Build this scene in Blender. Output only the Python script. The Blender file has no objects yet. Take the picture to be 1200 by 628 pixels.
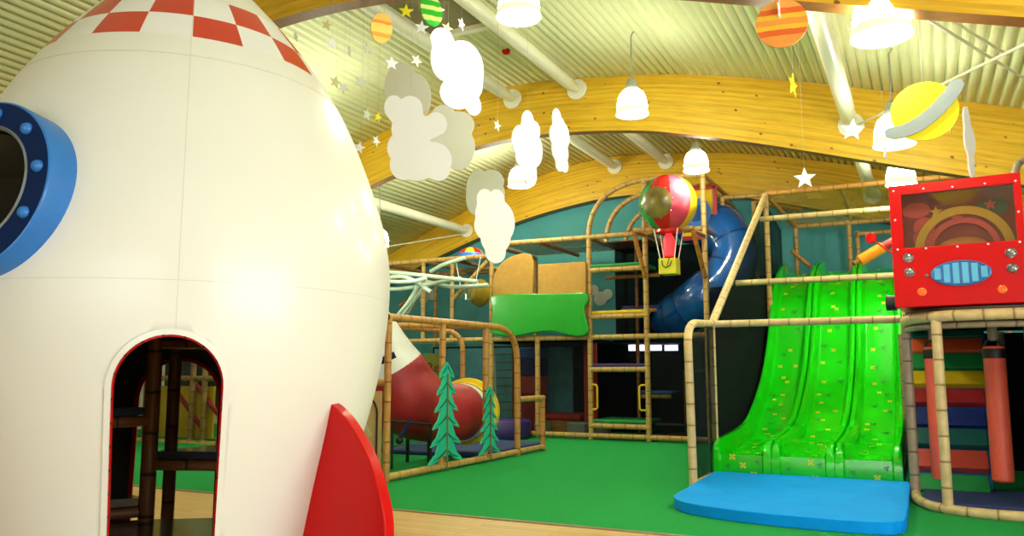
import bpy, math, random
import numpy as np
from mathutils import Vector, Matrix
random.seed(4)
PI = math.pi
scn = bpy.context.scene
col = scn.collection

# ---------------------------------------------------------------- camera
EYE, FOC = 1.5, 950.0
PITCH, YAW = math.atan(122/950), math.radians(26.8)
cam = bpy.data.objects.new('camera', bpy.data.cameras.new('camera')); col.objects.link(cam)
cam.data.sensor_width = 36; cam.data.lens = 36*FOC/1200; cam.data.clip_end = 200
cam.location = (0, 0, EYE); cam.rotation_euler = (PI/2+PITCH, 0, YAW)
scn.camera = cam
# ---------------------------------------------------------------- world, light, exposure
w = bpy.data.worlds.new('world'); scn.world = w; w.use_nodes = True
w.node_tree.nodes['Background'].inputs[0].default_value = (.8, .9, 1, 1)
w.node_tree.nodes['Background'].inputs[1].default_value = .6
scn.view_settings.view_transform = 'Standard'; scn.view_settings.look = 'None'
scn.view_settings.exposure = 0.0; scn.view_settings.gamma = 1; scn.view_settings.use_curve_mapping = False

def area(name, loc, rot, sx, sy, power, color):
    l = bpy.data.lights.new(name, 'AREA'); l.shape = 'RECTANGLE'; l.size = sx; l.size_y = sy
    l.energy = power; l.color = color
    o = bpy.data.objects.new(name, l); o.location = loc; o.rotation_euler = rot; col.objects.link(o); return o
# daylight coming through the big windows in the wall behind the camera and in the right-hand wall
area('window_daylight_front', (1.2, -6.2, 2.0), (PI/2, 0, PI), 6, 2.6, 150, (.84, .92, 1))
area('window_daylight_right', (5.9, 2.5, 1.9), (PI/2, 0, PI/2), 7, 2.4, 480, (.84, .92, 1))
LAMP_POWER, LAMP_COLOR, LAMP_EMIT = 60, (1.0, 1.0, .80), 34.0

# ---------------------------------------------------------------- pixel -> place helpers
FW = np.array([-math.sin(YAW)*math.cos(PITCH), math.cos(YAW)*math.cos(PITCH), math.sin(PITCH)])
RT = np.array([math.cos(YAW), math.sin(YAW), 0.]); UP = np.cross(RT, FW); CC = np.array([0, 0, EYE])
def ray(u, v): return FW+RT*(u-600)/FOC+UP*(314-v)/FOC
def PW(u, v, d): return Vector(CC+ray(u, v)*d)                       # at camera depth d
def PY(u, v, y): r = ray(u, v); return Vector(CC+r*y/r[1])           # on the plane Y=y
def PX(u, v, x): r = ray(u, v); return Vector(CC+r*x/r[0])
def PZ(u, v, z=0): r = ray(u, v); return Vector(CC+r*(z-EYE)/r[2])

# ---------------------------------------------------------------- materials
def s2l(c): return tuple((x/12.92 if x <= .04045 else ((x+.055)/1.055)**2.4) for x in [k/255 for k in c])
class N:
    def __init__(s, name):
        s.m = bpy.data.materials.new(name); s.m.use_nodes = True; s.t = s.m.node_tree
        s.b = s.t.nodes['Principled BSDF']; s.out = s.t.nodes['Material Output']
    def n(s, typ, **kw):
        o = s.t.nodes.new(typ)
        for k, v in kw.items():
            if k in o.inputs: o.inputs[k].default_value = v
            else: setattr(o, k, v)
        return o
    def l(s, a, b): s.t.links.new(a, b)
    def ramp(s, fac, stops):
        r = s.n('ShaderNodeValToRGB'); e = r.color_ramp.elements
        while len(e) < len(stops): e.new(.5)
        for i, (p, c) in enumerate(stops): e[i].position = p; e[i].color = (*c, 1)
        s.l(fac, r.inputs[0]); return r.outputs[0]
def mat(name, rgb, rough=.5, metal=0, var=.06, scale=6, bump=0, coat=0, emit=0, alpha=1, trans=0, spec=.5, bscale=60):
    k = N(name); c = s2l(rgb)
    tc = k.n('ShaderNodeTexCoord'); nz = k.n('ShaderNodeTexNoise', Scale=scale, Detail=3.0); k.l(tc.outputs['Object'], nz.inputs['Vector'])
    colr = k.ramp(nz.outputs['Fac'], [(.3, tuple(x*(1-var) for x in c)), (.7, tuple(min(1, x*(1+var)) for x in c))])
    k.l(colr, k.b.inputs['Base Color'])
    k.b.inputs['Roughness'].default_value = rough; k.b.inputs['Metallic'].default_value = metal
    k.b.inputs['Coat Weight'].default_value = coat; k.b.inputs['Coat Roughness'].default_value = .08
    k.b.inputs['Specular IOR Level'].default_value = spec
    k.b.inputs['Transmission Weight'].default_value = trans
    k.b.inputs['Alpha'].default_value = alpha
    if emit: k.b.inputs['Emission Color'].default_value = (*c, 1); k.b.inputs['Emission Strength'].default_value = emit
    if bump:
        n2 = k.n('ShaderNodeTexNoise', Scale=bscale, Detail=2.0); k.l(tc.outputs['Object'], n2.inputs['Vector'])
        b = k.n('ShaderNodeBump', Strength=bump, Distance=.01); k.l(n2.outputs['Fac'], b.inputs['Height']); k.l(b.outputs[0], k.b.inputs['Normal'])
    return k.m
def pad_mat(name, rgb, joint, pitch=.27):
    # padded tube cover: UV v is metres along the tube; a dark seam each pitch
    k = N(name); uv = k.n('ShaderNodeUVMap'); sp = k.n('ShaderNodeSeparateXYZ'); k.l(uv.outputs[0], sp.inputs[0])
    m1 = k.n('ShaderNodeMath', operation='DIVIDE'); k.l(sp.outputs[1], m1.inputs[0]); m1.inputs[1].default_value = pitch
    m2 = k.n('ShaderNodeMath', operation='FRACT'); k.l(m1.outputs[0], m2.inputs[0])
    tc = k.n('ShaderNodeTexCoord'); nz = k.n('ShaderNodeTexNoise', Scale=9.0, Detail=4.0); k.l(tc.outputs['Object'], nz.inputs['Vector'])
    c = s2l(rgb); j = s2l(joint)
    base = k.ramp(nz.outputs['Fac'], [(.3, tuple(x*.82 for x in c)), (.7, tuple(min(1, x*1.12) for x in c))])
    seam = k.ramp(m2.outputs[0], [(0, (1, 1, 1)), (.07, (0, 0, 0)), (.95, (0, 0, 0)), (1, (1, 1, 1))])
    mx = k.n('ShaderNodeMix', data_type='RGBA'); k.l(seam, mx.inputs[0]); k.l(base, mx.inputs[6]); mx.inputs[7].default_value = (*j, 1)
    k.l(mx.outputs[2], k.b.inputs['Base Color']); k.b.inputs['Roughness'].default_value = .42
    bp = k.n('ShaderNodeBump', Strength=.6, Distance=.01, invert=True); k.l(seam, bp.inputs['Height']); k.l(bp.outputs[0], k.b.inputs['Normal'])
    return k.m
def net_mat(name, rgb, opacity, pitch=0):
    k = N(name); c = s2l(rgb); k.b.inputs['Base Color'].default_value = (*c, 1); k.b.inputs['Roughness'].default_value = .9
    k.b.inputs['Specular IOR Level'].default_value = .1
    tr = k.n('ShaderNodeBsdfTransparent'); mx = k.n('ShaderNodeMixShader')
    tc = k.n('ShaderNodeTexCoord'); nz = k.n('ShaderNodeTexNoise', Scale=2.0); k.l(tc.outputs['Object'], nz.inputs['Vector'])
    f = k.ramp(nz.outputs['Fac'], [(.3, (opacity*.9,)*3), (.7, (min(1, opacity*1.08),)*3)])
    k.l(f, mx.inputs[0]); k.l(tr.outputs[0], mx.inputs[1]); k.l(k.b.outputs[0], mx.inputs[2]); k.l(mx.outputs[0], k.out.inputs[0])
    return k.m
def wood_beam_mat():
    k = N('glulam'); uv = k.n('ShaderNodeUVMap')
    mp = k.n('ShaderNodeMapping'); k.l(uv.outputs[0], mp.inputs[0]); mp.inputs['Scale'].default_value = (1.0, 14, 1)
    nz = k.n('ShaderNodeTexNoise', Scale=1.6, Detail=5.0, Roughness=.65); k.l(mp.outputs[0], nz.inputs['Vector'])
    base = k.ramp(nz.outputs['Fac'], [(.28, s2l((218, 160, 26))), (.5, s2l((236, 188, 44))), (.75, s2l((244, 206, 60)))])
    sp = k.n('ShaderNodeSeparateXYZ'); k.l(uv.outputs[0], sp.inputs[0])
    m = k.n('ShaderNodeMath', operation='MULTIPLY'); m.inputs[1].default_value = 22; k.l(sp.outputs[1], m.inputs[0])
    fl = k.n('ShaderNodeMath', operation='FLOOR'); k.l(m.outputs[0], fl.inputs[0])
    wn = k.n('ShaderNodeTexWhiteNoise', noise_dimensions='1D'); k.l(fl.outputs[0], wn.inputs['W'])
    mm = k.n('ShaderNodeMix', data_type='RGBA', blend_type='MULTIPLY'); mm.inputs[0].default_value = 1
    tint = k.ramp(wn.outputs['Value'], [(0, (.8, .78, .72)), (1, (1, 1, 1))]); k.l(base, mm.inputs[6]); k.l(tint, mm.inputs[7])
    mp2 = k.n('ShaderNodeMapping'); k.l(uv.outputs[0], mp2.inputs[0]); mp2.inputs['Scale'].default_value = (3.4, 4.6, 1)
    vo = k.n('ShaderNodeTexVoronoi', Scale=1.0); k.l(mp2.outputs[0], vo.inputs['Vector'])
    kn = k.ramp(vo.outputs['Distance'], [(0, (1, 1, 1)), (.08, (.8, .8, .8)), (.12, (0, 0, 0))])
    m3 = k.n('ShaderNodeMix', data_type='RGBA'); k.l(kn, m3.inputs[0]); k.l(mm.outputs[2], m3.inputs[6]); m3.inputs[7].default_value = (*s2l((120, 62, 18)), 1)
    k.l(m3.outputs[2], k.b.inputs['Base Color']); k.b.inputs['Roughness'].default_value = .38
    return k.m
def floor_wood_mat():
    k = N('oak_boards'); tc = k.n('ShaderNodeTexCoord'); mp = k.n('ShaderNodeMapping'); k.l(tc.outputs['Object'], mp.inputs[0])
    br = k.n('ShaderNodeTexBrick', Scale=1.0); br.inputs['Brick Width'].default_value = 1.6; br.inputs['Row Height'].default_value = .12
    br.inputs['Mortar Size'].default_value = .003; br.inputs['Color1'].default_value = (*s2l((205, 165, 105)), 1)
    br.inputs['Color2'].default_value = (*s2l((222, 184, 124)), 1); br.inputs['Mortar'].default_value = (*s2l((130, 95, 50)), 1)
    k.l(mp.outputs[0], br.inputs['Vector']); k.l(br.outputs['Color'], k.b.inputs['Base Color']); k.b.inputs['Roughness'].default_value = .35
    return k.m
def stripes_mat(name, c1, c2, freq, axis=2, off=0, rough=.5, c3=None):
    k = N(name); tc = k.n('ShaderNodeTexCoord'); sp = k.n('ShaderNodeSeparateXYZ'); k.l(tc.outputs['Generated'], sp.inputs[0])
    a = k.n('ShaderNodeMath', operation='MULTIPLY_ADD'); k.l(sp.outputs[axis], a.inputs[0]); a.inputs[1].default_value = freq; a.inputs[2].default_value = off
    fr = k.n('ShaderNodeMath', operation='FRACT'); k.l(a.outputs[0], fr.inputs[0])
    st = [(0, s2l(c1)), (.5, s2l(c2))] if c3 is None else [(0, s2l(c1)), (.42, s2l(c2)), (.72, s2l(c3))]
    r = k.n('ShaderNodeValToRGB'); r.color_ramp.interpolation = 'CONSTANT'; e = r.color_ramp.elements
    while len(e) < len(st): e.new(.5)
    for i, (p, c) in enumerate(st): e[i].position = p; e[i].color = (*c, 1)
    k.l(fr.outputs[0], r.inputs[0]); k.l(r.outputs[0], k.b.inputs['Base Color']); k.b.inputs['Roughness'].default_value = rough
    return k.m

MT = dict(
    pad=pad_mat('tan_padding', (196, 156, 88), (120, 82, 38)), padlt=pad_mat('light_padding', (212, 182, 128), (140, 104, 60)),
    padbr=pad_mat('orange_brown_padding', (196, 138, 66), (120, 70, 26)),
    paddk=pad_mat('dark_brown_padding', (134, 84, 46), (50, 28, 14)), padgy=pad_mat('taupe_padding', (150, 130, 104), (90, 74, 56)),
    ceil=mat('ceiling_steel', (240, 242, 196), .38, 0, .03, 3, spec=.5), duct=mat('pipe_white', (238, 236, 214), .3, 0, .02, 3),  # ceiling base holds part of the lamps' yellow light
    beam=wood_beam_mat(), beamshade=mat('beam_soffit_shade', (150, 98, 44), .5, 0, .15, 12),  # arch undersides get a darker brown, their shade put into the colour
    teal=mat('teal_paint', (76, 160, 168), .75, 0, .05, 2), cream=mat('cream_paint', (214, 206, 180), .8, 0, .03, 2),
    carpet=mat('green_carpet', (36, 148, 74), .95, 0, .12, 60, .5, spec=.1, bscale=300), oak=floor_wood_mat(),
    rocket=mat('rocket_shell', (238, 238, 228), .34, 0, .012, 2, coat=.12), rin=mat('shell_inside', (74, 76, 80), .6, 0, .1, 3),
    seam=mat('seam_grey', (206, 204, 184), .5), red=mat('gloss_red', (202, 2, 2), .35, 0, .04, 3, coat=.04, spec=.2),
    redchk=mat('checker_red', (206, 58, 40), .3, 0, .04, 3, coat=.3), white=mat('gloss_white', (242, 242, 240), .3, 0, .015, 3),
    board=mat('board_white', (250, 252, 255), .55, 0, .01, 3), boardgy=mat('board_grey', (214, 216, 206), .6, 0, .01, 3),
    navy=mat('navy_face', (4, 34, 84), .55, 0, .06, 4, spec=.2), blue=mat('ring_blue', (36, 120, 204), .34, 0, .06, 4, coat=.2),
    glass=mat('dark_glass', (20, 16, 12), .12, 0, .3, 3, spec=.25), black=mat('black_rubber', (14, 14, 16), .5),
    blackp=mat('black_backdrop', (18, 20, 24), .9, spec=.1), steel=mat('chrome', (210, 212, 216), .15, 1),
    slide=mat('slide_green', (10, 204, 10), .16, 0, .06, 2, coat=.3), tree1=mat('tree_teal', (26, 184, 146), .6, 0, .04, 4),
    tree2=mat('tree_dark_teal', (6, 96, 76), .6, 0, .04, 4), trunk=mat('tree_trunk', (132, 104, 66), .6),
    signg=mat('sign_green', (20, 160, 40), .25, 0, .04, 4, coat=.4), gold=mat('gold_quilt', (186, 138, 58), .6, 0, .1, 9, .4, bscale=20),
    tube=mat('tube_blue', (12, 84, 168), .14, 0, .1, 2, coat=.6), tubelt=mat('tube_seam', (6, 48, 104), .3),
    matb=mat('mat_blue', (0, 150, 250), .65, 0, .06, 5, .35, bscale=9, spec=.12), matdk=mat('mat_navy', (30, 50, 110), .6),
    yellow=mat('yellow', (248, 232, 16), .4, 0, .03, 4), yel2=mat('yellow_warm', (240, 200, 30), .3, 0, .04, 4), orange=mat('orange', (250, 150, 30), .35),
    green2=mat('balloon_green', (20, 140, 66), .2, coat=.5), redb=mat('balloon_red', (206, 20, 24), .25, coat=.2), pink=mat('balloon_pink', (224, 78, 104), .25, coat=.2),
    tgrey=mat('planet_ring_grey', (120, 130, 132), .5), bag=mat('bag_salmon', (232, 92, 68), .45, 0, .06, 5, .2),
    purple=mat('purple_vinyl', (56, 34, 118), .5), greyv=mat('grey_vinyl', (150, 152, 150), .6), redv=mat('red_vinyl', (190, 40, 34), .5),
    grn=mat('foam_green', (24, 140, 70), .5), dgrn=mat('foam_dark_green', (24, 110, 84), .5), org=mat('foam_orange', (226, 92, 44), .5),
    yel=mat('foam_yellow', (232, 196, 20), .5), redf=mat('foam_red', (176, 34, 44), .5), nvf=mat('foam_navy', (26, 44, 130), .5), tealf=mat('foam_teal', (20, 92, 96), .5),
    salm=mat('foam_salmon', (206, 74, 62), .5), bluef=mat('foam_blue', (44, 112, 204), .5),
    netb=net_mat('black_net', (16, 20, 26), .8), netl=net_mat('thin_net', (30, 34, 34), .26), nett=net_mat('tan_net', (196, 160, 80), .5),
    netg=net_mat('green_net', (70, 120, 84), .45),
    grey=mat('lamp_housing', (150, 154, 150), .4, .3), orangep=mat('orange_paint', (246, 150, 40), .45), wire=mat('thin_wire', (180, 180, 170), .5),
    tubepale=mat('pale_hose', (196, 214, 200), .4), deck=mat('grey_deck', (60, 62, 70), .18, 0, .1, 5, coat=.5), vent=mat('vent_brown', (142, 130, 92), .6),
    ply=mat('beige_panel', (214, 176, 124), .5, 0, .05, 5), leaf=mat('pale_leaf', (206, 200, 150), .5), cyan=mat('grille_blue', (92, 178, 226), .3), cyand=mat('grille_rim', (52, 120, 190), .35),
    redin=mat('mural_plum', (130, 24, 50), .5, 0, .15, 3), muraly=mat('mural_yellow', (214, 206, 50), .4), muralp=mat('mural_salmon', (206, 90, 84), .5),
    flower=mat('flower_yellow', (232, 226, 50), .3), tuft=mat('grass_tuft', (16, 132, 52), .3), bush=mat('mural_bush', (24, 100, 60), .8), cloudw=mat('mural_cloud', (190, 200, 186), .8),
)
def emit_mat(name, rgb, st):
    k = N(name); k.b.inputs['Base Color'].default_value = (*s2l(rgb), 1)
    k.b.inputs['Emission Color'].default_value = (*s2l(rgb), 1); k.b.inputs['Emission Strength'].default_value = st; return k.m
MT['lamp'] = emit_mat('lamp_shade_lit', (250, 255, 232), LAMP_EMIT)
MT['rim'] = emit_mat('lamp_rim_lit', (240, 246, 226), .9)
MT['lip'] = emit_mat('lamp_lip_lit', (226, 234, 206), .55)
MT['strip'] = emit_mat('strip_light_lit', (236, 238, 255), 2.2)
MT['redglow'] = emit_mat('red_beacon', (255, 40, 50), 1.8)
MT['day'] = emit_mat('daylit_window', (246, 250, 255), 2.5)
k = N('clear_acrylic'); tr = k.n('ShaderNodeBsdfTransparent'); gl = k.n('ShaderNodeBsdfGlossy', Roughness=.05); mx = k.n('ShaderNodeMixShader'); mx.inputs[0].default_value = .16
k.l(tr.outputs[0], mx.inputs[1]); k.l(gl.outputs[0], mx.inputs[2]); k.l(mx.outputs[0], k.out.inputs[0]); MT['clear'] = k.m
k = N('tinted_acrylic'); tr = k.n('ShaderNodeBsdfTransparent'); tr.inputs[0].default_value = (.9, .8, .78, 1); gl = k.n('ShaderNodeBsdfGlossy', Roughness=.08); mx = k.n('ShaderNodeMixShader'); mx.inputs[0].default_value = .1
k.l(tr.outputs[0], mx.inputs[1]); k.l(gl.outputs[0], mx.inputs[2]); k.l(mx.outputs[0], k.out.inputs[0]); MT['tint'] = k.m

# ---------------------------------------------------------------- mesh builder
def tag(o, label=None, cat=None, group=None, kind=None):
    if label: o['label'] = label
    if cat: o['category'] = cat
    if group: o['group'] = group
    if kind: o['kind'] = kind
    return o
def root_matrix(o):
    return Matrix.Translation(o.location) @ o.rotation_euler.to_matrix().to_4x4()
def empty(name, loc, label, cat, rz=0, group=None):
    o = bpy.data.objects.new(name, None); o.empty_display_size = .1; o.location = loc; o.rotation_euler = (0, 0, rz)
    col.objects.link(o); return tag(o, label, cat, group)
class MB:
    def __init__(s): s.v = []; s.f = []; s.uv = []; s.mi = []; s.cm = 0
    def face(s, idx, uv=None): s.f.append(tuple(idx)); s.uv.append(uv or [(0, 0)]*len(idx)); s.mi.append(s.cm)
    def box(s, x0, x1, y0, y1, z0, z1, M=None):
        b = len(s.v)
        for z in (z0, z1):
            for x, y in ((x0, y0), (x1, y0), (x1, y1), (x0, y1)):
                p = Vector((x, y, z)); s.v.append(M @ p if M else p)
        for q in ((3, 2, 1, 0), (4, 5, 6, 7), (0, 1, 5, 4), (1, 2, 6, 5), (2, 3, 7, 6), (3, 0, 4, 7)): s.face([b+i for i in q], [(0, 0), (1, 0), (1, 1), (0, 1)])
        return s
    def tube(s, pts, r, seg=10, caps=True, closed=False):
        pts = [Vector(p) for p in pts]; n = len(pts); rs = r if isinstance(r, (list, tuple)) else [r]*n
        T = []
        for i in range(n):
            if closed: a, c = pts[i-1], pts[(i+1) % n]
            else: a, c = pts[max(i-1, 0)], pts[min(i+1, n-1)]
            T.append((c-a).normalized())
        ref = Vector((0, 0, 1)) if abs(T[0].z) < .9 else Vector((1, 0, 0))
        u = T[0].cross(ref).normalized(); b = len(s.v); L = 0; Ls = []
        for i in range(n):
            if i: L += (pts[i]-pts[i-1]).length; u = (u-T[i]*u.dot(T[i])).normalized()
            Ls.append(L); wv = T[i].cross(u)
            for k in range(seg):
                a = 2*PI*k/seg; s.v.append(pts[i]+(u*math.cos(a)+wv*math.sin(a))*rs[i])
        m = n if closed else n-1
        for i in range(m):
            j = (i+1) % n; lj = Ls[j] if j else L+(pts[0]-pts[-1]).length
            for k in range(seg):
                k2 = (k+1) % seg
                s.face((b+i*seg+k, b+i*seg+k2, b+j*seg+k2, b+j*seg+k), [(k/seg, Ls[i]), ((k+1)/seg, Ls[i]), ((k+1)/seg, lj), (k/seg, lj)])
        if caps and not closed:
            s.face([b+k for k in range(seg)][::-1]); s.face([b+(n-1)*seg+k for k in range(seg)])
        return s
    def lathe(s, prof, seg=32, M=None, mats=None, a0=0, a1=2*PI, caps=False):
        b = len(s.v); full = abs(a1-a0-2*PI) < 1e-6; ns = seg if full else seg+1; n = len(prof)
        for i, (r, z) in enumerate(prof):
            for k in range(ns):
                a = a0+(a1-a0)*k/seg; p = Vector((r*math.cos(a), r*math.sin(a), z)); s.v.append(M @ p if M else p)
        for i in range(n-1):
            for k in range(seg):
                k2 = (k+1) % ns
                if mats: s.cm = mats(i, k)
                s.face((b+i*ns+k, b+i*ns+k2, b+(i+1)*ns+k2, b+(i+1)*ns+k), [(k/seg, prof[i][1]), ((k+1)/seg, prof[i][1]), ((k+1)/seg, prof[i+1][1]), (k/seg, prof[i+1][1])])
        if caps:
            if prof[0][0] > 1e-5: s.face([b+k for k in range(ns)][::-1])
            if prof[-1][0] > 1e-5: s.face([b+(n-1)*ns+k for k in range(ns)])
        return s
    def sphere(s, c, r, seg=16, rings=10, sc=(1, 1, 1)):
        M = Matrix.Translation(Vector(c)) @ Matrix.Diagonal((*sc, 1))
        return s.lathe([(max(r*math.sin(PI*i/rings), 1e-5), -r*math.cos(PI*i/rings)) for i in range(rings+1)], seg, M)
    def cyl(s, c, axis, r, h, seg=24, r2=None):
        axis = Vector(axis).normalized(); q = Vector((0, 0, 1)).rotation_difference(axis).to_matrix().to_4x4()
        return s.lathe([(r, 0), (r if r2 is None else r2, h)], seg, Matrix.Translation(Vector(c)) @ q, caps=True)
    def prism(s, outline, t, M=None):
        # outline in x,z; thickness along y from 0 to t
        b = len(s.v); n = len(outline)
        for y in (0, t):
            for x, z in outline: p = Vector((x, y, z)); s.v.append(M @ p if M else p)
        s.face([b+i for i in range(n)]); s.face([b+n+i for i in range(n)][::-1])
        for i in range(n): j = (i+1) % n; s.face((b+i, b+n+i, b+n+j, b+j))
        return s
    def obj(s, name, m, parent=None, bevel=0, base=True, smooth=40, fix=True):
        vs = [Vector(v) for v in s.v]; off = Vector((0, 0, 0))
        if parent is None and base and vs:
            xs = [v.x for v in vs]; ys = [v.y for v in vs]; zs = [v.z for v in vs]
            off = Vector(((min(xs)+max(xs))/2, (min(ys)+max(ys))/2, min(zs)))
        me = bpy.data.meshes.new(name); me.from_pydata([v-off for v in vs], [], s.f)
        uvl = me.uv_layers.new(name='UVMap'); flat = [c for f in s.uv for uv in f for c in uv]
        if len(flat) == len(uvl.data)*2: uvl.data.foreach_set('uv', flat)
        ms = m if isinstance(m, (list, tuple)) else [m]
        for x in ms: me.materials.append(MT[x] if isinstance(x, str) else x)
        if len(ms) > 1: me.polygons.foreach_set('material_index', s.mi)
        if fix:
            import bmesh
            bm = bmesh.new(); bm.from_mesh(me); bmesh.ops.recalc_face_normals(bm, faces=bm.faces); bm.to_mesh(me); bm.free()
        me.polygons.foreach_set('use_smooth', [True]*len(me.polygons)); me.set_sharp_from_angle(angle=math.radians(smooth)); me.update()
        o = bpy.data.objects.new(name, me); col.objects.link(o); o.location = off
        if parent is not None:
            o.parent = parent; top = parent
            if parent.parent is None and parent.type == 'EMPTY': o.matrix_parent_inverse = root_matrix(parent).inverted()
            elif parent.parent is None: o.matrix_parent_inverse = Matrix.Translation(parent.location).inverted()
        if bevel:
            bv = o.modifiers.new('bevel', 'BEVEL'); bv.width = bevel; bv.segments = 3; bv.limit_method = 'ANGLE'; bv.harden_normals = False
        return o
def local(o):  # part built in its root's own axes
    o.matrix_parent_inverse = Matrix.Identity(4); return o
def pole(name, pts, r, m, parent, seg=10): return MB().tube(pts, r, seg).obj(name, m, parent)
def smoothpts(P, n=8):
    P = [np.array(p, float) for p in P]; Q = [2*P[0]-P[1]]+P+[2*P[-1]-P[-2]]; out = []
    for i in range(1, len(Q)-2):
        for k in range(n):
            t = k/n; a, b, c, d = Q[i-1], Q[i], Q[i+1], Q[i+2]
            out.append(.5*((2*b)+(-a+c)*t+(2*a-5*b+4*c-d)*t*t+(-a+3*b-3*c+d)*t**3))
    out.append(P[-1]); return [tuple(x) for x in out]
def bend(a, c, b, n=7):
    a, c, b = Vector(a), Vector(c), Vector(b)
    return [a*(1-t)**2+c*2*t*(1-t)+b*t*t for t in [i/n for i in range(n+1)]]

# ================================================================ SETTING
BOT = smoothpts([(-20, 1.0), (-17, 2.7), (-14.5, 3.98), (-12.5, 4.82), (-10.05, 5.61), (-8, 6.0), (-6.44, 6.08), (-4.7, 5.93), (-3.64, 5.72), (-2.17, 5.33), (-.84, 4.93), (.61, 4.5), (3, 3.8), (6.4, 2.8)], 5)
TOP = smoothpts([(-20, 2.0), (-17, 3.7), (-14.1, 5.05), (-11.37, 6.2), (-10.3, 6.6), (-8.9, 6.95), (-7.8, 7.13), (-6.7, 7.17), (-5.4, 7.07), (-3.6, 6.83), (-1.65, 6.37), (.05, 5.87), (1.56, 5.41), (3.5, 4.8), (6.4, 3.9)], 5)
def zt(x): return float(np.interp(x, [p[0] for p in TOP], [p[1] for p in TOP]))
def zb(x): return float(np.interp(x, [p[0] for p in BOT], [p[1] for p in BOT]))
XL, XR, YF, YB = -18.5, 6.3, -6.5, 20.3
fl = MB().box(XL, XR, YF, 7.6, -.1, 0).obj('floor', 'oak', base=False); tag(fl, kind='structure')
fc = MB().box(XL, XR, 7.6, YB, -.1, .012).obj('floor', 'carpet', base=False); fc.name = 'floor_carpet'; tag(fc, kind='structure')
tr_ = MB().box(XL, XR, 7.55, 7.6, -.09, .014).obj('trim_1', 'padgy', base=False); tag(tr_, kind='structure')
# ribbed steel vault: ribs run the length of the hall
m = MB(); s_, x = 0, XL; prof = []
pitch = .15; arc = [(x, zt(x)) for x in np.linspace(XL, XR, 600)]
cum = [0]
for a, b in zip(arc, arc[1:]): cum.append(cum[-1]+math.hypot(b[0]-a[0], b[1]-a[1]))
def at_arc(s): return float(np.interp(s, cum, [p[0] for p in arc])), float(np.interp(s, cum, [p[1] for p in arc]))
s = 0
while s < cum[-1]-pitch:
    for ds, dz in ((0, 0), (pitch*.5, 0), (pitch*.62, .05), (pitch*.88, .05)):
        xx, zz = at_arc(s+ds); prof.append((xx, zz+dz))
    s += pitch
b = len(m.v)
for xx, zz in prof: m.v += [Vector((xx, YF, zz)), Vector((xx, YB+.2, zz))]
for i in range(len(prof)-1): m.face((b+2*i, b+2*i+2, b+2*i+3, b+2*i+1))
ce = m.obj('ceiling', 'ceil', base=False, smooth=10, fix=False); tag(ce, kind='structure')
sol = ce.modifiers.new('s', 'SOLIDIFY'); sol.thickness = .02
# walls
def wall(name, x0, x1, y0, y1, z1, m): return tag(MB().box(x0, x1, y0, y1, -.1, z1).obj(name, m, base=False), kind='structure')
def gable(name, y0, y1, m):
    out = [(XL, -.1), (XR, -.1)]+[(x, zt(x)+.06) for x in np.linspace(XR, XL, 60)]
    mb = MB(); mb.prism(out, y1-y0, Matrix.Translation((0, y0, 0))); return tag(mb.obj(name, m, base=False), kind='structure')
gable('wall_back', YB, YB+.2, 'teal'); gable('wall_front', YF-.2, YF, 'cream')
wall('wall_left', XL-.2, XL, YF, YB, zt(XL)+.05, 'cream'); wall('wall_right', XR, XR+.2, YF, YB, zt(XR)+.05, 'cream')
for i, (x0, x1) in enumerate(((-6, -3.5), (-3.3, -.8), (-.6, 1.9), (2.1, 4.4))):
    fr = MB()
    for a in ((x0, x1, .65, .75), (x0, x1, 3.25, 3.35), (x0, x0+.1, .75, 3.25), (x1-.1, x1, .75, 3.25), ((x0+x1)/2-.04, (x0+x1)/2+.04, .75, 3.25)): fr.box(a[0], a[1], YF, YF+.08, a[2], a[3])
    wf = fr.obj('window_%d' % (i+1), 'white', base=False); tag(wf, kind='structure')
    MB().box(x0+.1, x1-.1, YF+.01, YF+.03, .75, 3.25).obj('pane', 'day', wf)
# glulam arches
for i, yb in enumerate((7.62, 13.9, 19.9)):
    mb = MB(); xs = np.linspace(XL, XR, 110); t = .22; b = 0; L = 0
    for j, x in enumerate(xs):
        z0, z1 = zb(x), zt(x)-.01
        mb.v += [Vector((x, yb, z0)), Vector((x, yb, z1)), Vector((x, yb+t, z1)), Vector((x, yb+t, z0))]
    for j in range(len(xs)-1):
        a, c = 4*j, 4*j+4; u0, u1 = xs[j], xs[j+1]; h = 1.1
        mb.cm = 0
        mb.face((a, c, c+1, a+1), [(u0, 0), (u1, 0), (u1, h), (u0, h)])
        mb.face((a+3, a+2, c+2, c+3), [(u0+7, 0), (u0+7, h), (u1+7, h), (u1+7, 0)])
        mb.face((a+1, c+1, c+2, a+2), [(u0, 0)]*4)
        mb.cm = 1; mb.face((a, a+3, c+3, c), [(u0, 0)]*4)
    mb.cm = 0; mb.face((0, 1, 2, 3)); e = 4*(len(xs)-1); mb.face((e+3, e+2, e+1, e))
    o = mb.obj('arched_beam', ['beam', 'beamshade'], base=False, smooth=20); o.location = (0, 0, 0)
    tag(o, ['nearest laminated timber arch, only its edges seen at the top of the photo', 'big laminated timber arch spanning the middle of the hall', 'farthest laminated timber arch against the teal end wall'][i], 'beam', 'laminated timber roof arches')
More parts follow.
